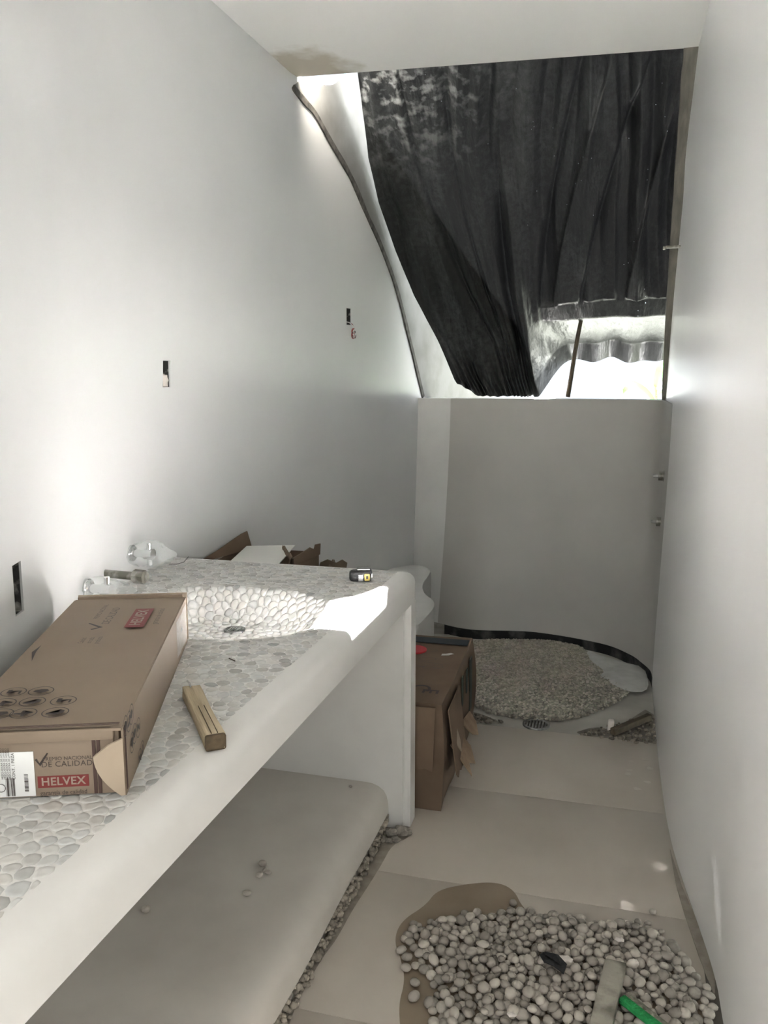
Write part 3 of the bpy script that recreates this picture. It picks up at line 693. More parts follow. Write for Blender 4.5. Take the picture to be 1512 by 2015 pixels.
def score(c):
    p = c[0]; u, v = proj(p); rel = Vector((p[0], p[1])) - BXA; lx, ly = rel.dot(BXD), rel.dot(BXW)
    if not (0 < u < W and 0 < v < H) or (0 < lx < .8 and 0 < ly < .27): return -1
    return (1.55 - p[2]) / (p[0] ** 2 + p[1] ** 2) ** 1.5
cells.sort(key=score, reverse=True)
for c in cells[:300]:
    o = mobj('inlay_pebble', c[1], c[2], 'peb_top', va, loc=Vector(c[0]) + INV)
    at = o.data.color_attributes.new('tint', 'FLOAT_COLOR', 'POINT'); at.data.foreach_set('color', [q for _ in c[1] for q in (*c[3], 1)])
VV = []; FF = []; TT = []
for c in cells[300:]:
    n = len(VV); VV += [(v[0] + c[0][0] + INV.x, v[1] + c[0][1] + INV.y, v[2] + c[0][2]) for v in c[1]]; FF += [tuple(k + n for k in f) for f in c[2]]; TT += [c[3]] * len(c[1])
o = mobj('pebble_inlay', VV, FF, 'peb_top', va); o['kind'] = 'stuff'
at = o.data.color_attributes.new('tint', 'FLOAT_COLOR', 'POINT'); at.data.foreach_set('color', [q for t in TT for q in (*t, 1)])
# basin drain
dp = onz(462, 1241, TZ - .083)
dr = thing('basin_drain', (dp.x, dp.y, topz(dp.x, dp.y) + .004), 'round slotted steel drain at the bottom of the pebble basin', 'drain')
def grate(par, R, m='steel'):
    n = 28; V = []; Fc = []
    for k in range(n):
        a = 2 * math.pi * k / n
        for r, z in ((R, -.004), (R, .002), (R * .82, .003), (R * .80, 0)): V.append((r * math.cos(a), r * math.sin(a), z))
    for k in range(n):
        for q in range(3): Fc.append((k * 4 + q, ((k + 1) % n) * 4 + q, ((k + 1) % n) * 4 + q + 1, k * 4 + q + 1))
    mobj('flange', V, Fc, m, par)
    for k in range(-3, 4):
        x = k * R * .22; l = math.sqrt(max((R * .8) ** 2 - x * x, 0)); box('grate_bar', (x - R * .06, -l, -.002), (x + R * .06, l, .002), m, par, bevel=.0008)
    mobj('sump', [(R * .8 * math.cos(2 * math.pi * k / n), R * .8 * math.sin(2 * math.pi * k / n), -.003) for k in range(n)], [tuple(range(n))], 'groove', par)
grate(dr, .032)

# ------------------------------------------------------------------ wall taps in plastic bags, bare spout stub
def bag(par, c, R, seed, L):
    bm = bmesh.new(); bmesh.ops.create_icosphere(bm, subdivisions=4, radius=1)
    for v in bm.verts:
        d = v.co.copy(); n1 = noise.noise(d * 1.6 + Vector((seed, 0, 0))); n2 = abs(noise.noise(d * 4 + Vector((0, seed, 0))))
        k = 1 + .22 * n1 - .22 * n2; v.co = Vector((d.x * L * k, d.y * R * k, d.z * R * .86 * k)) + Vector(c)
        if d.x > .75: v.co.x += (d.x - .75) * .14 * L / .06 * .6
    return bobj('plastic_bag', bm, 'bag', par, smooth=True)
for (u, v, uu, vv, lab, seed, R) in ((256, 1088, 330, 1085, 'chrome wall tap in a clear plastic bag beyond the spout stub', 3.3, .052), (168, 1157, 238, 1158, 'chrome wall tap in a clear plastic bag beside the big carton', 9.1, .043)):
    p = onwall(u, v); t = thing('wall_tap', p, lab, 'tap', 'bagged wall taps')
    tube('escutcheon', [(-.01, 0, 0), (.012, 0, 0), (.016, 0, 0)], [.027, .027, .022], 'chrome', t, 20)
    tube('stem', [(.0, 0, 0), (.06, 0, 0)], .013, 'chrome', t, 14)
    tube('hub', [(.055, 0, 0), (.085, 0, 0)], .018, 'chrome', t, 16)
    tube('lever', [(.07, 0, -.036), (.07, 0, .036)], [.0085, .0085], 'chrome', t, 12)
    bag(t, (.065, 0, .0), R, seed, .075)
p = onwall(207, 1131); t = thing('spout_stub', p + Vector((0, 0, .004)), 'dirty bare spout pipe stub sticking out of the wall between the taps', 'pipe')
tube('pipe', [(-.02, 0, 0), (.105, 0, -.002)], [.0125, .0125], 'dirty_metal', t, 14)
tube('coupling', [(.095, 0, -.002), (.10, 0, -.002), (.135, 0, -.003), (.14, 0, -.003)], [.014, .021, .021, .016], 'dirty_metal', t, 8)
# two shower valve stubs on the right wall
for (u, v, lab) in ((1311, 937, 'upper bare valve stub on the shower wall'), (1306, 1027, 'lower bare valve stub on the shower wall')):
    p = ony(u, v, 4.62); p.x = .232; t = thing('valve_stub', p, lab, 'valve')
    tube('body', [(.03, 0, 0), (-.028, 0, 0), (-.03, 0, 0)], [.024, .024, .017], 'dirty_metal', t, 12); tube('spindle', [(-.028, 0, 0), (-.055, 0, 0)], [.010, .008], 'steel', t, 8); tube('collar', [(.014, 0, 0), (-.004, 0, 0)], .030, 'dirty_metal', t, 12)
# electrical boxes in their recesses
for k, ((c, m4, w_, h_), lab) in enumerate(zip(cutters, ('large dark electrical recess just above the carton', 'half mortar-filled electrical recess in the middle of the wall', 'dark electrical recess with loose wires hanging out'))):
    t = thing('electrical_box', m4.translation, lab, 'electrical box'); R4 = m4.to_3x3().to_4x4()
    bm = bmesh.new(); a = w_ / 2 - .003; b = h_ / 2 - .001
    for lo, hi in (((-a, -b, -.052), (a, b, -.049)), ((-a, -b, -.05), (-a + .002, b, -.004)), ((a - .002, -b, -.05), (a, b, -.004)), ((-a, -b, -.05), (a, -b + .002, -.004)), ((-a, b - .002, -.05), (a, b, -.004))): bm_box(bm, lo, hi)
    bm.transform(R4); bobj('back_box', bm, 'box_dark', t)
    if k == 1:
        bm = bmesh.new(); bm_box(bm, (-a, -b, -.05), (a, -b * .05, -.006)); bmesh.ops.subdivide_edges(bm, edges=bm.edges[:], cuts=5, use_grid_fill=True)
        for v in bm.verts: v.co += noise.noise_vector(v.co * 60) * .006
        bm.transform(R4); bobj('mortar_fill', bm, 'white_chip', t, smooth=True)
    if k == 0:
        bm = bmesh.new(); bm_box(bm, (-a, -b, -.05), (-a * .1, b * .3, -.012)); bmesh.ops.subdivide_edges(bm, edges=bm.edges[:], cuts=4, use_grid_fill=True)
        for v in bm.verts: v.co += noise.noise_vector(v.co * 50) * .008
        bm.transform(R4); bobj('mortar_crumbs', bm, 'box_dark', t, smooth=True)
    if k == 2:
        for q, m_ in enumerate(('wire_white', 'wire_red', 'wire_white', 'wire_red', 'wire_grey', 'wire_white')):
            pts = [(.0 + q * .003, -.02, -.045), (.006 + .002 * q, -b + .008, .006)]
            cx, cy = .022 + .003 * random.uniform(-1, 1), -b - .045
            for s_ in range(14):
                an = 1.4 + s_ * .62 * (1 if q % 2 else -1); rr = .026 - .0011 * s_ + .004 * math.sin(q * 2 + s_)
                pts.append((cx + rr * .75 * math.cos(an), cy + rr * 1.05 * math.sin(an), .012 + .002 * q + .004 * math.sin(s_ + q)))
            pts = catmull(pts, 44); tube('wire', [R4 @ Vector(p_) for p_ in pts], .0021, m_, t, 6)

# ================================================================== BIG CARTON ON THE COUNTER
bxang = math.atan2(BXD.y, BXD.x); BZ = TZ + .002
bx = thing('faucet_carton', (BXA.x, BXA.y, BZ), 'long brown faucet carton with red logos and round icons lying on the pebble counter', 'carton', rz=bxang)
BL, BW, BH = .80, .262, .116
def loc2(u, v, z=1.01):
    p = onz(u, v, z); r = Vector((p.x, p.y)) - BXA; return r.dot(BXD), r.dot(BXW)
box('inner_tray', (.012, .006, 0), (BL - .01, BW - .006, BH - .006), 'card', bx, bevel=.003)
bm = bmesh.new(); bm_box(bm, (0, 0, BH - .004), (BL, BW, BH), 0); bm_box(bm, (0.004, -.003, .002), (BL, .001, BH - .001), 0); bm_box(bm, (0, BW - .001, .002), (BL, BW + .003, BH - .001), 0)
for v in bm.verts: v.co.z -= .004 * (1 - math.sin(math.pi * min(max(v.co.x / BL, 0), 1)))
lid = bobj('lid', bm, 'card', bx)
box('front_panel', (.008, .014, .001), (.013, BW - .004, BH - .022), 'card', bx, bevel=.001)
box('front_fold', (.001, .012, BH - .024), (.012, BW - .004, BH - .004), 'card', bx, bevel=.004)
box('end_flap', (BL, .004, .004), (BL + .012, BW - .004, BH + .003), 'card', bx, bevel=.003)
box('end_flap_edge', (BL + .013, -.004, .0), (BL + .017, BW * .99, BH + .004), 'card_light', bx, bevel=.001)
# torn ear folded across the front corner
V = []; n = 24; hy = .046
ear = [(0, 0)] + [(hy * (math.sin(math.pi / 2 * min(k / n / .8, 1)) ** .8 if k / n < .8 else 1 - (k / n - .8) * 3.2), .094 * k / n) for k in range(n + 1)][1:-1] + [(0, .094)]
E_ = [Vector((-.004 - y * .30, -.002 + y * .92, .004 + z + (.0 if y < .001 else -.004))) for y, z in ear]
th_ = Vector((-.0035, -.0015, 0)); V = E_ + [p + th_ for p in E_]; n = len(E_)
mobj('torn_ear_flap', V, [tuple(range(n)), tuple(range(2 * n - 1, n - 1, -1))] + [(i, (i + 1) % n, n + (i + 1) % n, n + i) for i in range(n)], 'card_light', bx, smooth=False)
TOP = BH + .0012
def top_m(u, v): x, y = loc2(u, v); return frame((x, y, TOP), (1, 0, 0), (0, 1, 0))
# top prints
quad('red_logo_panel', .150, .042, 'ink_red', bx, top_m(275, 1217)); m4 = top_m(275, 1217); m4.translation.z += .0006; text('logo_lettering', 'HELVEX', .034, 'ink_pale', bx, m4, 1.05, .0006, sx=.98)
text('slogan_print', 'garantía de calidad', .019, 'ink_grey', bx, top_m(312, 1214), sx=.9)
text('award_print', 'PREMIO NACIONAL', .015, 'ink_grey', bx, top_m(200, 1205), sx=.9); text('award_print', 'DE CALIDAD', .024, 'ink_grey', bx, top_m(220, 1213), sx=.95)
x, y = loc2(190, 1236)
mobj('tick_mark', [(x + a, y + b, TOP) for a, b in ((-.02, .006), (-.013, .010), (-.002, -.004), (.03, .024), (.034, .022), (-.001, -.014))], [(0, 1, 2, 5), (2, 3, 4, 5)], 'ink', bx, smooth=False)
text('small_print', 'Calidad\nen cada\nproducto', .016, 'ink_grey', bx, top_m(178, 1262), sx=.8)
def ring_geo(R, r, n=22, sy=1.0): return [(q * math.cos(2 * math.pi * k / n), q * sy * math.sin(2 * math.pi * k / n)) for q in (R, r) for k in range(n)], [(k, (k + 1) % n, n + (k + 1) % n, n + k) for k in range(n)]
GL = [[(-.6, -.3), (-.2, -.3), (-.2, .1), (.5, .1), (.5, -.5), (.7, -.5), (.7, .3), (-.2, .3), (-.2, .6), (-.6, .6)],
      [(-.7, -.2), (.1, -.5), (.75, .0), (.5, .45), (-.1, .5), (-.6, .2)],
      [(-.8, -.1), (-.1, -.35), (-.1, -.7), (.2, -.7), (.2, -.2), (.8, .0), (.8, .2), (.1, .15), (.0, .6), (-.2, .6), (-.25, .1), (-.8, .1)],
      [(-.75, -.45), (.2, -.5), (.7, -.1), (.72, .4), (.3, .65), (.3, .0), (-.75, -.15)]]
def icon(m4, R, k, sx=1.0, m='ink'):
    V, Fc = ring_geo(R, R * .91); gl = GL[k % 4]; n = len(V); V = V + [(a * R * .85, b * R * .85) for a, b in gl]
    return V, Fc + [tuple(n + i for i in range(len(gl)))]
def add_icon(m4, R, k, sx=1.0):
    V, Fc = icon(m4, R, k); bm = bmesh.new(); vv = [bm.verts.new(m4 @ Vector((a * sx, b, 0))) for a, b in V]
    for f in Fc: bm.faces.new([vv[i] for i in f])
    bmesh.ops.triangulate(bm, faces=[f for f in bm.faces if len(f.verts) > 4]); return bobj('icon_print', bm, 'ink', bx)
for k, (u, v) in enumerate(((27, 1364), (81, 1362), (6, 1386), (64, 1383), (125, 1381), (0, 1407), (46, 1406), (109, 1404))):
    x, y = loc2(u, v); add_icon(frame((x, y, TOP), -Vector((0, 1, 0)), (1, 0, 0)), .0215, k)
# dark double line round the front edge of the lid
for dx in (.006, .011): box('edge_line', (dx, .004, TOP - .0010), (dx + .0022, BW - .004, TOP - .0004), 'ink_brown', bx, bevel=0)
for dx in (.008, .013): box('edge_line', (dx, -.0042, .006), (dx + .0022, -.0034, BH - .003), 'ink_brown', bx, bevel=0)
x, y = loc2(70, 1288)
mobj('torn_slit', [(x + a, y + b, TOP - .0004) for a, b in ((-.045, -.006), (.01, .002), (.055, .004), (.01, .010))], [(0, 1, 2, 3)], 'ink', bx, smooth=False)
# side prints
def side_m(x, z): return frame((x, -.0042, z), (1, 0, 0), (0, 0, 1))
def side_px(u, v):
    m = bx_inv; o_ = m @ Vector(CC); d = (m.to_3x3() @ Vector(ray(u, v))); t = (-.0042 - o_.y) / d.y; p = o_ + d * t; return p.x, p.z
bx_inv = (Matrix.Translation(bx.location) @ Matrix.Rotation(bxang, 4, 'Z')).inverted()
for k, (a, b) in enumerate(((815, 395), (778, 470), (800, 440), (858, 478), (835, 515), (820, 570), (882, 620), (868, 670))):
    x, z = side_px(a / 3.15, 1280 + b / 3.15); add_icon(side_m(x, z), .017, k + 1, 1.1)
# shiny packing tape at the far corner
x0, z0 = side_px(352, 1228); V = []; Fc = []
for i in range(9):
    for j in range(9):
        V.append((.60 + .17 * i / 8 + .004 * noise.noise(Vector((i, j, 0))), -.0055 - .005 * abs(noise.noise(Vector((i * .9, j * .8, 4)))), .02 + .085 * j / 8))
for i in range(8):
    for j in range(8): Fc.append((i * 9 + j, (i + 1) * 9 + j, (i + 1) * 9 + j + 1, i * 9 + j + 1))
mobj('packing_tape', V, Fc, 'tape', bx, smooth=False)
# front prints; the end panel faces -x
def front_px(u, v, x0=.0075):
    o_ = bx_inv @ Vector(CC); d = bx_inv.to_3x3() @ Vector(ray(u, v)); t = (x0 - o_.x) / d.x; p = o_ + d * t; return p.y, p.z
def front_m(u, v, e=0): y, z = front_px(u, v); return frame((.0072 - e, y, z), (0, -1, 0), (0, 0, 1))
quad('red_logo_panel', .078, .0195, 'ink_red', bx, front_m(125, 1537)); text('logo_lettering', 'HELVEX', .0185, 'ink_pale', bx, front_m(125, 1537, .0006), 1.05, .0004)
text('slogan_print', 'garantía de calidad', .0105, 'ink_grey', bx, front_m(126, 1559), sx=.92)
text('award_print', 'DE CALIDAD', .013, 'ink_grey', bx, front_m(132, 1503), 1.05); text('award_print', 'PREMIO NACIONAL', .0085, 'ink_grey', bx, front_m(133, 1492))
m4 = front_m(80, 1496)
mobj('tick_mark', [m4 @ Vector((a, b, 0)) for a, b in ((-.009, .001), (-.006, .003), (-.002, -.005), (.010, .012), (.012, .011), (-.001, -.010))], [(0, 1, 2, 5), (2, 3, 4, 5)], 'ink', bx, smooth=False)
for u in (187, 196):
    y, z = front_px(u, 1515); box('end_stripe', (.0066, y - .0026, .002), (.0074, y + .0026, BH - .024), 'ink_brown', bx, bevel=0)
y, z = front_px(28, 1524); stk_ = box('shipping_label', (.0062, y - .031, .003), (.0074, y + .055, .077), 'sticker', bx, bevel=.0004); stk_['label'] = 'white barcode label'
def bars(u, v, w_, h_, n, vert=True):
    m4 = front_m(u, v, .0018); bm = bmesh.new(); t = -w_ / 2
    for k in range(n):
        b = w_ / n * random.uniform(.25, .8); q = [(t, -h_ / 2), (t + b, -h_ / 2), (t + b, h_ / 2), (t, h_ / 2)]
        if not vert: q = [(y_, -x_) for x_, y_ in q]
        bm.faces.new([bm.verts.new(m4 @ Vector((x_, y_, 0))) for x_, y_ in q]); t += w_ / n
    return bobj('barcode', bm, 'ink', stk_)
bars(22, 1548, .014, .030, 9); bars(53, 1540, .030, .006, 14, False)
def rot_text(s, u, v, size): m4 = front_m(u, v, .0018) @ Matrix.Rotation(math.pi / 2, 4, 'Z'); return text('label_print', s, size, 'ink', stk_, m4)
rot_text('CONT. 1 PIEZA', 27, 1507, .0065)
for k, u in enumerate((4, 9, 14, 19)): rot_text('MEZCLADORA DE LAVABO', u, 1502, .0042)
m4 = front_m(3, 1550, .0018); V, Fc = ring_geo(.007, .006); mobj('label_print', [m4 @ Vector((a, b, 0)) for a, b in V], Fc, 'ink', stk_, smooth=False)

# ================================================================== SMALL THINGS ON THE COUNTER
a = onz(376, 1352, TZ + .026); b = onz(424, 1448, TZ + .028); d = Vector((b.x - a.x, b.y - a.y, 0)); L = d.length; an = math.atan2(d.y, d.x)
wo = thing('wood_offcut', (a.x, a.y, TZ + .002), 'short split wooden block lying across the counter rim', 'wood block', rz=an)
bm = bmesh.new(); bm_box(bm, (0, -.018, 0), (L, .018, .028), .002); bmesh.ops.subdivide_edges(bm, edges=bm.edges[:], cuts=6, use_grid_fill=True)
for v in bm.verts: v.co += noise.noise_vector(Vector((v.co.x * 12, v.co.y * 60, v.co.z * 60))) * .0022; v.co.z = max(v.co.z, 0)
bobj('timber', bm, 'wood', wo, autos=40)
box('sawn_end', (L - .001, -.0185, .000), (L + .0015, .0185, .0285), 'wood_end', wo, bevel=.004, jitter=.001, cuts=2)
for y in (-.006, .005): box('split', (L * .45, y, .0275), (L * .97, y + .0012, .0292), 'wood_end', wo, bevel=0)
tube('nail', [(.012, -.002, .026), (.008, -.004, .036), (.003, -.008, .04)], .0016, 'steel', wo, 6)
p = onz(710, 1143, TZ); tm = thing('tape_measure', (p.x, p.y, TZ + .001), 'small scuffed black and silver tape measure on the counter', 'tape measure', rz=math.radians(18))
bm = bmesh.new(); bm_box(bm, (-.037, -.026, 0), (.037, .024, .040), .012, 3)
for v in bm.verts:
    if v.co.x < -.02: v.co.z *= .86; v.co.y *= .8
bobj('casing', bm, 'black_rubber', tm, autos=50)
box('end_plate', (-.008, -.0285, .004), (.008, -.0255, .026), 'silver', tm, bevel=.002); box('yellow_badge', (.012, -.0285, .006), (.029, -.0262, .028), 'yellow', tm, bevel=.003); box('top_plate', (-.012, -.02, .039), (.03, .018, .042), 'steel', tm, bevel=.002); box('belt_clip', (.033, -.02, .006), (.039, .012, .028), 'silver', tm, bevel=.002)
box('badge_mark', (.017, -.0292, .012), (.024, -.0284, .022), 'ink', tm, bevel=.0005)
p = onz(457, 1298, TZ + .002); tag(tube('twig', [p + Vector((-.011, .006, 0)), p, p + Vector((.012, -.010, .001))], .0013, 'wood_dark', None, 6), 'tiny dark bent twig on the pebble counter', 'twig')
p = onz(348, 1110, TZ + .003); tag(tube('wire_offcut', [p + Vector((-.026, -.008, 0)), p, p + Vector((.022, .010, .006)), p + Vector((.030, .03, .022))], .0012, 'wire_grey', None, 6), 'thin wire offcut lying beside the far bagged tap', 'wire')

# stones left on the low shelf
for k, (u, v, r) in enumerate(((517, 1700, .013), (522, 1712, .009), (511, 1722, .012), (528, 1716, .010), (486, 1758, .012), (287, 1790, .012), (690, 1546, .006))):
    p = onz(u, v, .172); V, Fc = ICO[k % 6]; c = mobj('stone', [q * r for q in V], Fc, 'heap_one', loc=(p.x, p.y, .166 + r * .62))
    tag(c, ('small grey stone in a cluster of stones on the low shelf', 'single pale stone near the cluster on the low shelf', 'single stone deep on the low shelf under the counter', 'tiny pebble on the low shelf by the end panel')[0 if k < 4 else k - 3], 'stone', 'stones on the low shelf' if k < 4 else None)

# ================================================================== BENCH, CARTONS AND SACK BEYOND THE VANITY
pts = [(865, 1112), (846, 1130), (830, 1150), (834, 1168), (855, 1182), (855, 1196), (838, 1215), (822, 1232)]
pl = [(XL(4.9) + .02, 4.93), (-1.06, 4.90)] + [(q.x, q.y) for q in (onz(u, v, .42) for u, v in pts[1:])] + [(-.90, 3.62), (-1.40, 3.62), (XL(3.72) + .012, 3.70), (XL(4.1) + .004, 4.1), (XL(4.5) + .004, 4.5)]
pl = [(p.x, p.y) for p in smooth_closed([Vector(q) for q in pl], 2)]
be = prism('bench', pl, -.005, .42, 'plaster_bench', bevel=.03); tag(be, 'low white plastered corner bench with wavy front against the back wall', 'bench')

cx0, cx1, cy0, cy1, ch = -.862, -.577, 2.80, 3.60, .40
ca = thing('torn_carton', ((cx0 + cx1) / 2, (cy0 + cy1) / 2, .001), 'brown torn cardboard carton standing on the floor behind the vanity end panel', 'carton', rz=.03)
hw, hl = (cx1 - cx0) / 2, (cy1 - cy0) / 2
bm = bmesh.new(); bm_box(bm, (-hw, -hl, 0), (hw, hl, ch), 0); bmesh.ops.subdivide_edges(bm, edges=bm.edges[:], cuts=8, use_grid_fill=True)
for v in bm.verts: v.co += noise.noise_vector(v.co * 6) * .008; v.co.z = max(v.co.z, 0)
for v in bm.verts:
    if v.co.x > hw * .8: v.co.x += .012 * math.sin(math.pi * v.co.z / ch)
bobj('body', bm, 'card_dark', ca, autos=40)
def sheet(name, pts2, m4, m, par, th=.004, curl=0.0):
    n = len(pts2); V = [m4 @ Vector((x, y, curl * (y ** 2 if y else 0))) for x, y in pts2]; nz_ = (m4.to_3x3() @ Vector((0, 0, 1))) * th
    bm = bmesh.new(); a = [bm.verts.new(v) for v in V]; b = [bm.verts.new(v + nz_) for v in V]; bm.faces.new(a[::-1]); bm.faces.new(b)
    for i in range(n): bm.faces.new((a[i], a[(i + 1) % n], b[(i + 1) % n], b[i]))
    bmesh.ops.triangulate(bm, faces=[f for f in bm.faces if len(f.verts) > 4]); return bobj(name, bm, m, par)
# near-end flap hanging, torn side flaps
jag = lambda x0, x1, n, y, a: [(x0 + (x1 - x0) * k / n, y + random.uniform(-a, a)) for k in range(n + 1)]
sheet('hanging_flap', [(-hw, 0), (hw * .86, 0)] + jag(hw * .82, -hw, 9, -.23, .008), frame((0, -hl - .016, ch - .006), (1, 0, 0), (0, .05, 1)), "card_flap", ca)
sheet('side_flap', [(-.05, 0), (.20, 0)] + jag(.21, -.03, 8, -.27, .02), frame((hw + .016, -hl + .08, ch - .03), (0, 1, 0), (-.12, 0, 1)), 'card_flap', ca)
sheet('torn_strip', [(0, 0), (.11, 0), (.13, -.06), (.09, -.12), (.05, -.10), (.02, -.14)], frame((hw + .008, -hl + .14, .19), (.2, 1, 0), (-.7, 0, 1)), 'card_raw', ca)
sheet('torn_strip', [(0, 0), (.13, 0), (.12, -.05), (.07, -.09), (.03, -.07)], frame((hw + .006, -hl + .40, .17), (.15, 1, 0), (-.8, 0, 1)), 'card_raw', ca)
sheet('torn_strip', [(0, 0), (.04, 0), (.035, -.10), (.015, -.14), (-.005, -.10)], frame((hw + .012, -hl + .10, .30), (.1, 1, .2), (-.25, 0, 1)), 'card_light', ca)
box('navy_band', (-hw + .004, hl - .125, ch + .004), (hw - .008, hl - .052, ch + .0065), 'ink_navy', ca, bevel=0)
for y0, y1, z0, z1 in ((-hl + .14, -hl + .22, .22, .35), (-hl + .27, -hl + .31, .24, .36), (-hl + .40, -hl + .43, .24, .36), (-hl + .52, -hl + .55, .25, .35), (-hl + .62, -hl + .68, .13, .36)):
    box('dark_print', (hw + .0105, y0, z0), (hw + .0145, y1, z1), 'ink_green', ca, bevel=0)
TT_ = ch + .0065
q = [(.052 * math.cos(t), .052 * math.sin(t)) for t in np.linspace(0, 6.28, 25)[:-1]]; cp = onz(816, 1280, ch)
rel = Matrix.Rotation(-.03, 4, 'Z') @ (cp - Vector(ca.location)); prism('red_dot', [(rel.x + a, rel.y + b) for a, b in q], ch, TT_, 'red', ca)
def ctop(u, v, rz): p = Matrix.Rotation(-.03, 4, 'Z') @ (onz(u, v, ch) - Vector(ca.location)); return Matrix.Translation((p.x, p.y, TT_)) @ Matrix.Rotation(rz, 4, 'Z')
text('carton_print', 'E', .085, 'ink', ca, ctop(846, 1364, -math.pi / 2), bold=.001); text('carton_print', 'C', .10, 'ink', ca, ctop(828, 1357, -math.pi / 2), bold=.001)
for (u, v, R, sy) in ((852, 1316, .042, .55), (842, 1300, .035, .6), (848, 1283, .03, .5)):
    V, Fc = ring_geo(R, R * .93, sy=sy); m4 = ctop(u, v, .3); mobj('line_drawing', [m4 @ Vector((a, b, 0)) for a, b in V], Fc, 'ink_grey', ca, smooth=False)
m4 = ctop(845, 1310, .1); mobj('line_drawing', [m4 @ Vector(p) for p in ((-.07, -.03, 0), (.05, -.045, 0), (.05, -.042, 0), (-.07, -.027, 0), (-.05, .03, 0), (.055, .0, 0), (.055, .003, 0), (-.05, .033, 0))], [(0, 1, 2, 3), (4, 5, 6, 7)], 'ink_grey', ca, smooth=False)
m4 = ctop(881, 1291, .5); sheet('white_scuff', [(-.03, -.008), (0, -.014), (.028, -.004), (.02, .012), (-.004, .008), (-.02, .012)], m4, 'paper', ca, .0006)

ob = thing('open_carton', (-1.31, 3.05, .001), 'tall open torn brown carton with pale paper inside behind the counter', 'carton', rz=.03)
def wallp(name, lo, hi, m='card_dark'): return box(name, lo, hi, m, ob, bevel=.001, jitter=.004, cuts=4, nscale=9)
oh = .835; wallp('side_panel', (-.20, -.18, 0), (-.195, .18, oh)); wallp('side_panel', (.135, -.18, 0), (.14, .18, oh)); wallp('side_panel', (-.20, -.18, 0), (.14, -.175, oh - .03)); wallp('side_panel', (-.20, .175, 0), (.14, .18, oh)); box('base_panel', (-.2, -.18, 0), (.14, .18, .005), 'card_dark', ob, bevel=0)
sheet('raised_flap', [(-.22, 0), (.14, 0), (.13, .075), (.09, .070), (-.08, .03), (-.20, .008)], frame((-.19, .04, oh), (.25, 1, 0), (-.22, 0, 1)), 'card_dark', ob)
sheet('pale_insert', [(-.14, -.13), (.09, -.13), (.10, .10), (-.12, .12)], frame((-.03, 0, oh + .005), (1, 0, .10), (0, 1, .22)), 'paper', ob, .003)
g = []
for i in range(15):
    r = []
    for j in range(11):
        an = j / 10 * 2.4 - .3; rad = .030 + .008 * noise.noise(Vector((i * .8, j * .6, 0))); r.append((.03 + i * .009 + .004 * noise.noise(Vector((i, j, 3))), .06 - .018 * i + rad * math.cos(an), oh + .012 + rad * math.sin(an) + .012 * (i > 9) + .006 * noise.noise(Vector((i * 1.3, j * .9, 7)))))
    g.append(r)
solid_grid('crumpled_flap', g, (0, 0, -.003), 'card_dark', ob)
sheet('torn_edge', [(-.15, 0), (.15, 0), (.15, .045), (.10, .05), (.09, .034), (.06, .034), (.05, .048), (-.04, .04), (-.13, .036)], frame((.137, .0, oh - .005), (.1, 1, 0), (.05, 0, 1)), 'card_dark', ob)

sa = thing('cement_sack', (-1.10, 3.2, .001), 'crumpled brown paper sack standing behind the counter beside the open carton', 'sack')
bm = bmesh.new(); bmesh.ops.create_icosphere(bm, subdivisions=5, radius=1)
for v in bm.verts:
    d = v.co.copy(); z = (d.z + 1) / 2; fl_ = max(0, z - .86) / .14; k = 1 + .15 * noise.noise(d * 2.4) + .10 * abs(noise.noise(d * 6))
    sq = 1 / max(abs(d.x), abs(d.y), .55) ** .5
    v.co = Vector((d.x * .058 * k * sq * (1 - .15 * z), d.y * .08 * k * sq * (1 - .15 * z), z * (.80 + .035 * noise.noise(Vector((d.x * 3, d.y * 3, 1)))) + .025 * fl_ * noise.noise(d * 9)))
    v.co.z = max(v.co.z, 0)
bobj('paper_body', bm, 'sack', sa, smooth=True)
sheet('folded_mouth', [(-.06, 0), (.055, 0), (.06, .03), (.04, .045), (.015, .03), (-.02, .045), (-.05, .03)], frame((0, -.01, .775), (1, .2, 0), (0, -.3, 1)), 'sack', sa, .004)

# ================================================================== SHOWER FLOOR
isl_px = [(905, 1262), (960, 1256), (1030, 1256), (1090, 1258), (1150, 1270), (1165, 1300), (1188, 1318), (1200, 1335), (1240, 1350), (1222, 1366), (1195, 1380), (1140, 1402), (1100, 1408), (1060, 1404), (1000, 1402), (960, 1390), (925, 1372), (890, 1350), (880, 1300)]
isl = [(q.x, q.y) for q in (onz(u, v, .02) for u, v in isl_px)]; isl_s = [(p.x, p.y) for p in smooth_closed([Vector(p) for p in isl], 2)]
im = thing('pebble_mat', (-.35, 4.25, -.008), 'rough raised bed of cemented pebbles on the shower floor', 'pebble bed')
OF = Vector((.35, -4.25, .008))
prism('mortar_bed', [(x + OF.x, y + OF.y) for x, y in isl_s], 0, .020, 'islbase', im, bevel=.008)
items = []
for x, y in scatter(isl_s, .0105, 60000):
    c = random.uniform(.75, 1.25); g_ = random.uniform(.96, 1.03); items.append((Vector((x, y, .0135 + .003 * noise.noise(Vector((x * 9, y * 9, 0))))) + OF, random.uniform(.0065, .0098), (c, c * g_, c * .97)))
for i in range(len(isl_s)):
    a, b = isl_s[i], isl_s[(i + 1) % len(isl_s)]; L = math.dist(a, b)
    for k in range(int(L / .006)):
        t = random.random(); c = random.uniform(.6, 1.15); items.append((Vector((a[0] + (b[0] - a[0]) * t + random.uniform(-.01, .006), a[1] + (b[1] - a[1]) * t + random.uniform(-.014, .006), random.uniform(-.006, .012))) + OF, random.uniform(.007, .011), (c, c * .98, c * .95)))
pebble_field('cemented_pebbles', items, 'isl', im)
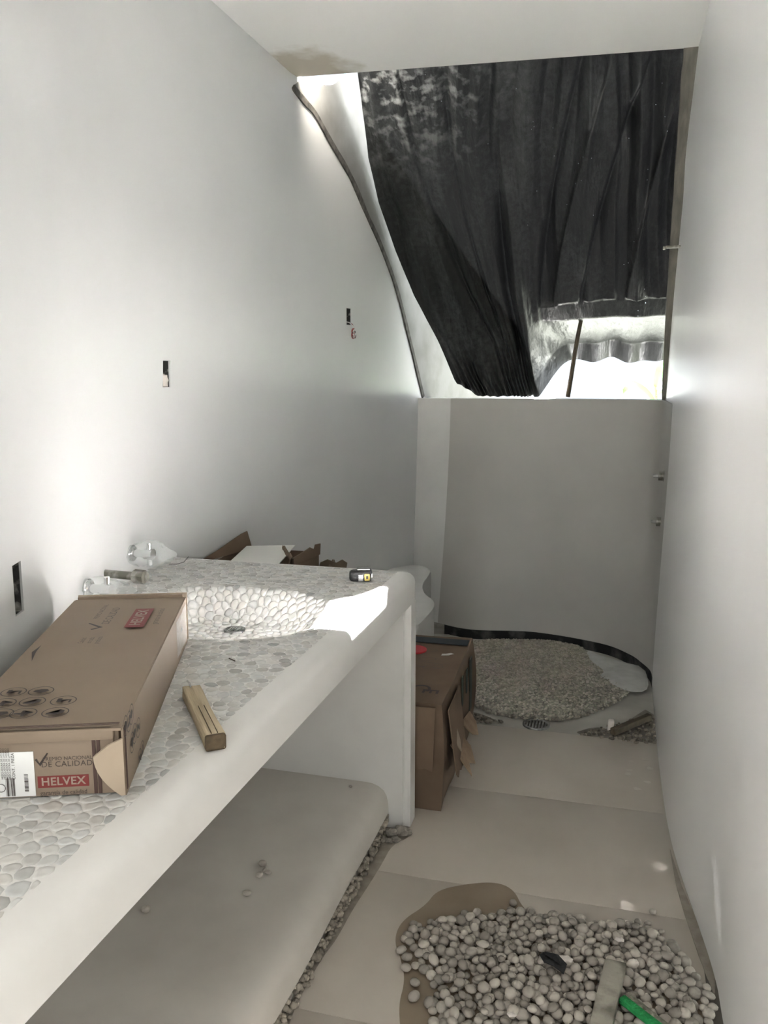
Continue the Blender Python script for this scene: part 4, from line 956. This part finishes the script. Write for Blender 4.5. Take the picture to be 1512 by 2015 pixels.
p = onz(1056, 1425, -.004); fd = thing('floor_drain', (p.x, p.y, -.004), 'round steel floor drain in front of the pebble bed', 'drain'); grate(fd, .062, 'steel')
# plastic sheet scrap
pxs = [(1152, 1276), (1185, 1290), (1225, 1300), (1268, 1312), (1278, 1340), (1272, 1360), (1235, 1358), (1205, 1346), (1196, 1334), (1178, 1330), (1190, 1318), (1165, 1302)]
pp = [onz(u, v, .022) for u, v in pxs]; cxy = sum(pp, Vector()) / len(pp); rings = []
for t in np.linspace(0.02, 1, 9): rings.append([cxy + (p_ - cxy) * t + Vector((0, 0, .006 * noise.noise(Vector((p_.x * 30 * t, p_.y * 30 * t, 2))) - .006 * t ** 2)) for p_ in smooth_closed(pp, 1)])
rings = [r + [r[0]] for r in rings]
tag(solid_grid('sheet_scrap', rings, (0, 0, .0015), 'sheet_dusty'), 'dusty pale scrap of sheeting lying on the shower floor against the wall', 'scrap')
a, b = onz(1206, 1442, .02), onz(1279, 1412, .02); d = b - a; m4 = frame((a.x, a.y, 0.0), (d.x, d.y, 0), (-d.y, d.x, 0))
tag(box('dark_offcut', (0, -.014, .010), (d.length, .014, .038), 'wood_dark', None, bevel=.003, mtx=m4, jitter=.002, cuts=3), 'dark damp wooden offcut on the rubble at the shower threshold', 'wood block')
p = onz(1202, 1437, 0); tag(box('plaster_lump', (-.014, -.014, 0), (.014, .014, .052), 'white_chip', None, bevel=.007, mtx=Matrix.Translation((p.x, p.y, -.004)), jitter=.004, cuts=2), 'small upright white plaster lump beside the dark offcut', 'lump')
items = []
for _ in range(420):
    if random.random() < .75: u, v = random.uniform(1130, 1290), random.uniform(1410, 1466); ok = v > 1446 - (u - 1130) * .27 and v < 1444 + (u - 1130) * .15
    else: u, v = random.uniform(918, 990), random.uniform(1404, 1424); ok = v > 1402 + (u - 918) * .24 and v < 1420 + (u - 918) * .06
    if not ok: continue
    p = onz(u, v, 0); c = random.uniform(.25, .8); items.append(((p.x, p.y, .001), random.uniform(.004, .012), (c, c * .96, c * .9)))
rb = pebble_field('threshold_rubble', items, 'agg'); rb['label'] = 'dark crumbly rubble along the shower threshold'; rb['category'] = 'rubble'
# mortar rubble at the foot of the end panel
for k, (u, v, r) in enumerate(((770, 1642, .022), (790, 1640, .026), (803, 1640, .018), (778, 1654, .016), (765, 1655, .013))):
    p = onz(u, v, .005); V, Fc = ICO[k]; Vn = [q * r * (1 + .5 * noise.noise(q * 2.3 + Vector((k, 0, 0)))) for q in V]
    tag(mobj('mortar_lump', Vn, Fc, 'mortar', loc=(p.x, p.y, r * .55), smooth=False), 'broken grey mortar lump at the foot of the vanity end panel', 'lump', 'mortar lumps at the panel foot')

# ================================================================== PEBBLE HEAP ON THE FLOOR
hp_px = [(808, 1830), (850, 1815), (890, 1820), (925, 1800), (960, 1810), (1005, 1795), (1060, 1800), (1110, 1805), (1160, 1815), (1205, 1830), (1240, 1825), (1280, 1820), (1310, 1845), (1335, 1875), (1365, 1905), (1395, 1950), (1404, 1990), (1404, 2120), (860, 2120), (845, 2000), (850, 1950), (832, 1915), (805, 1900), (800, 1860)]
hp = [(q.x, q.y) for q in (onz(u, v, 0) for u, v in hp_px)]
cen = (sum(p[0] for p in hp) / len(hp), sum(p[1] for p in hp) / len(hp))
shr = lambda s_: [(cen[0] + (p[0] - cen[0]) * s_, cen[1] + (p[1] - cen[1]) * s_) for p in hp]
pos = [(x, y, 0) for x, y in scatter(hp, .0225, 24000)] + [(x, y, 1) for x, y in scatter(shr(.88), .0245, 18000)] + [(x, y, 2) for x, y in scatter(shr(.62), .034, 6000)]
STRAY = set()
for u, v in ((797, 1852), (790, 1875), (800, 1888), (799, 1910), (817, 1940), (815, 1968), (870, 2008), (1010, 1782), (815, 1825), (845, 1910), (846, 1980), (1285, 1798), (825, 1905)): p = onz(u, v, 0); pos.append((p.x, p.y, 0)); STRAY.add((p.x, p.y))
HM = []
for V, Fc in ICO[:6]:
    me = bpy.data.meshes.new('pebble'); me.from_pydata([tuple(v) for v in V], [], Fc); me.polygons.foreach_set('use_smooth', [True] * len(Fc)); me.materials.append(MATS['heap_one']); HM.append(me)
full = []
for x, y, l in pos:
    r = random.uniform(.0105, .0175) * (1.0 if l else 1.05); z = r * .62 + (0, .0145, .027)[l] + random.uniform(-.001, .002)
    u, v = proj((x, y, z)); full.append((x, y, z, r, l, u, v))
vis = [f for f in full if 0 < f[5] < W and 0 < f[6] < H + 8]
vis.sort(key=lambda f: -(f[4] * .6 + (50 if (f[0], f[1]) in STRAY else 0) + f[6] / 400 + f[3] * 60 + (2.2 if f[6] < 1990 and f[5] < 830 else 0) + (9 if f[5] > 990 and f[6] < 1790 else 0)))
ind = set(id(f) for f in vis[:300])
for f in vis[:300]:
    o = bpy.data.objects.new('pebble', random.choice(HM)); COL.objects.link(o); o.location = f[:3]; o.scale = (f[3],) * 3
    o.rotation_euler = (random.uniform(-.5, .5) * (f[4] > 0), random.uniform(-.4, .4) * (f[4] > 0), random.uniform(0, 6.28))
    if (f[0], f[1]) in STRAY: tag(o, 'stray pebble lying apart from the heap on the floor beside it', 'pebble', 'stray pebbles beside the heap')
    else: tag(o, 'rounded grey-beige pebble in the loose heap on the floor tiles', 'pebble', 'pebbles heaped on the floor')
rest = []
for f in full:
    if id(f) in ind: continue
    c = random.uniform(.55, 1.12); rest.append((f[:3], f[3], (c, c * .985, c * .95)))
o = pebble_field('pebbles', rest, 'heap_many', shapes=ICO[:6]); o['label'] = 'rest of the loose grey-beige pebble heap on the floor tiles'; o['category'] = 'pebbles'
# things on the heap
hz = .050
a, b = onz(1213, 1885, hz + .02), onz(1178, 2030, hz + .02); d = b - a; m4 = frame((a.x, a.y, hz - .010), (d.x, d.y, 0), (-d.y, d.x, 0))
tag(box('batten', (0, -.026, 0), (d.length, .026, .024), 'wood_grey', None, bevel=.003, mtx=m4, jitter=.002, cuts=4), 'short cement-stained grey batten lying on the pebble heap', 'batten')
a, b = onz(1226, 1962, hz), onz(1320, 2035, hz); d = b - a; m4 = frame((a.x, a.y, hz - .014), (d.x, d.y, 0), (-d.y, d.x, 0)); L = d.length
sp = thing('scrubbing_pad', (a.x, a.y, hz - .014), 'green-topped dirty foam scrubbing pad lying beside the batten', 'scrubbing pad'); T = Matrix.Translation(-Vector(sp.location))
box('foam_body', (0, -.010, 0), (L, .026, .014), 'foam', sp, bevel=.004, mtx=T @ m4, jitter=.002, cuts=4); box('green_face', (0, -.016, .004), (L, .006, .021), 'green', sp, bevel=.005, mtx=T @ m4, jitter=.002, cuts=4)
c = onz(1088, 1900, hz); V = [Vector(v) for v in ((-.036, .020, .002), (-.02, .028, .008), (.012, .014, .016), (.036, -.006, .008), (.030, -.034, 0), (.004, -.022, .008), (-.022, -.008, .004))]
fs = thing('plastic_scrap', c + Vector((0, 0, .006)), 'small folded black plastic scrap on top of the pebble heap', 'scrap')
mobj('film', V + [v + Vector((0, 0, .002)) for v in V], [(0, 1, 2, 6), (2, 5, 6), (2, 3, 4, 5), (13, 9, 8, 7), (13, 12, 9), (12, 11, 10, 9)] + [(i, (i + 1) % 7, 7 + (i + 1) % 7, 7 + i) for i in range(7)], 'black_plastic', fs, smooth=False)
mobj('folded_corner', [(-.03, .022, .011), (.010, .012, .019), (.022, -.018, .014), (-.004, -.004, .016)], [(0, 1, 3), (1, 2, 3)], 'black_plastic', fs, smooth=False)
for (u, v, r, lab) in ((1113, 1895, .017, 'broken pinkish-white chip beside the black plastic scrap'), (1220, 1857, .011, 'small white chip at the far edge of the pebble heap'), (1007, 2005, .010, 'curved white chip among the pebbles of the heap')):
    p = onz(u, v, hz - .006); V, Fc = LOW[random.randrange(4)]; tag(mobj('tile_chip', [Vector((q[0] * r * 1.3, q[1] * r * .8, q[2] * r * .45)) for q in V], Fc.tolist(), 'white_chip', loc=p + Vector((0, 0, .012)), smooth=False), lab, 'chip')
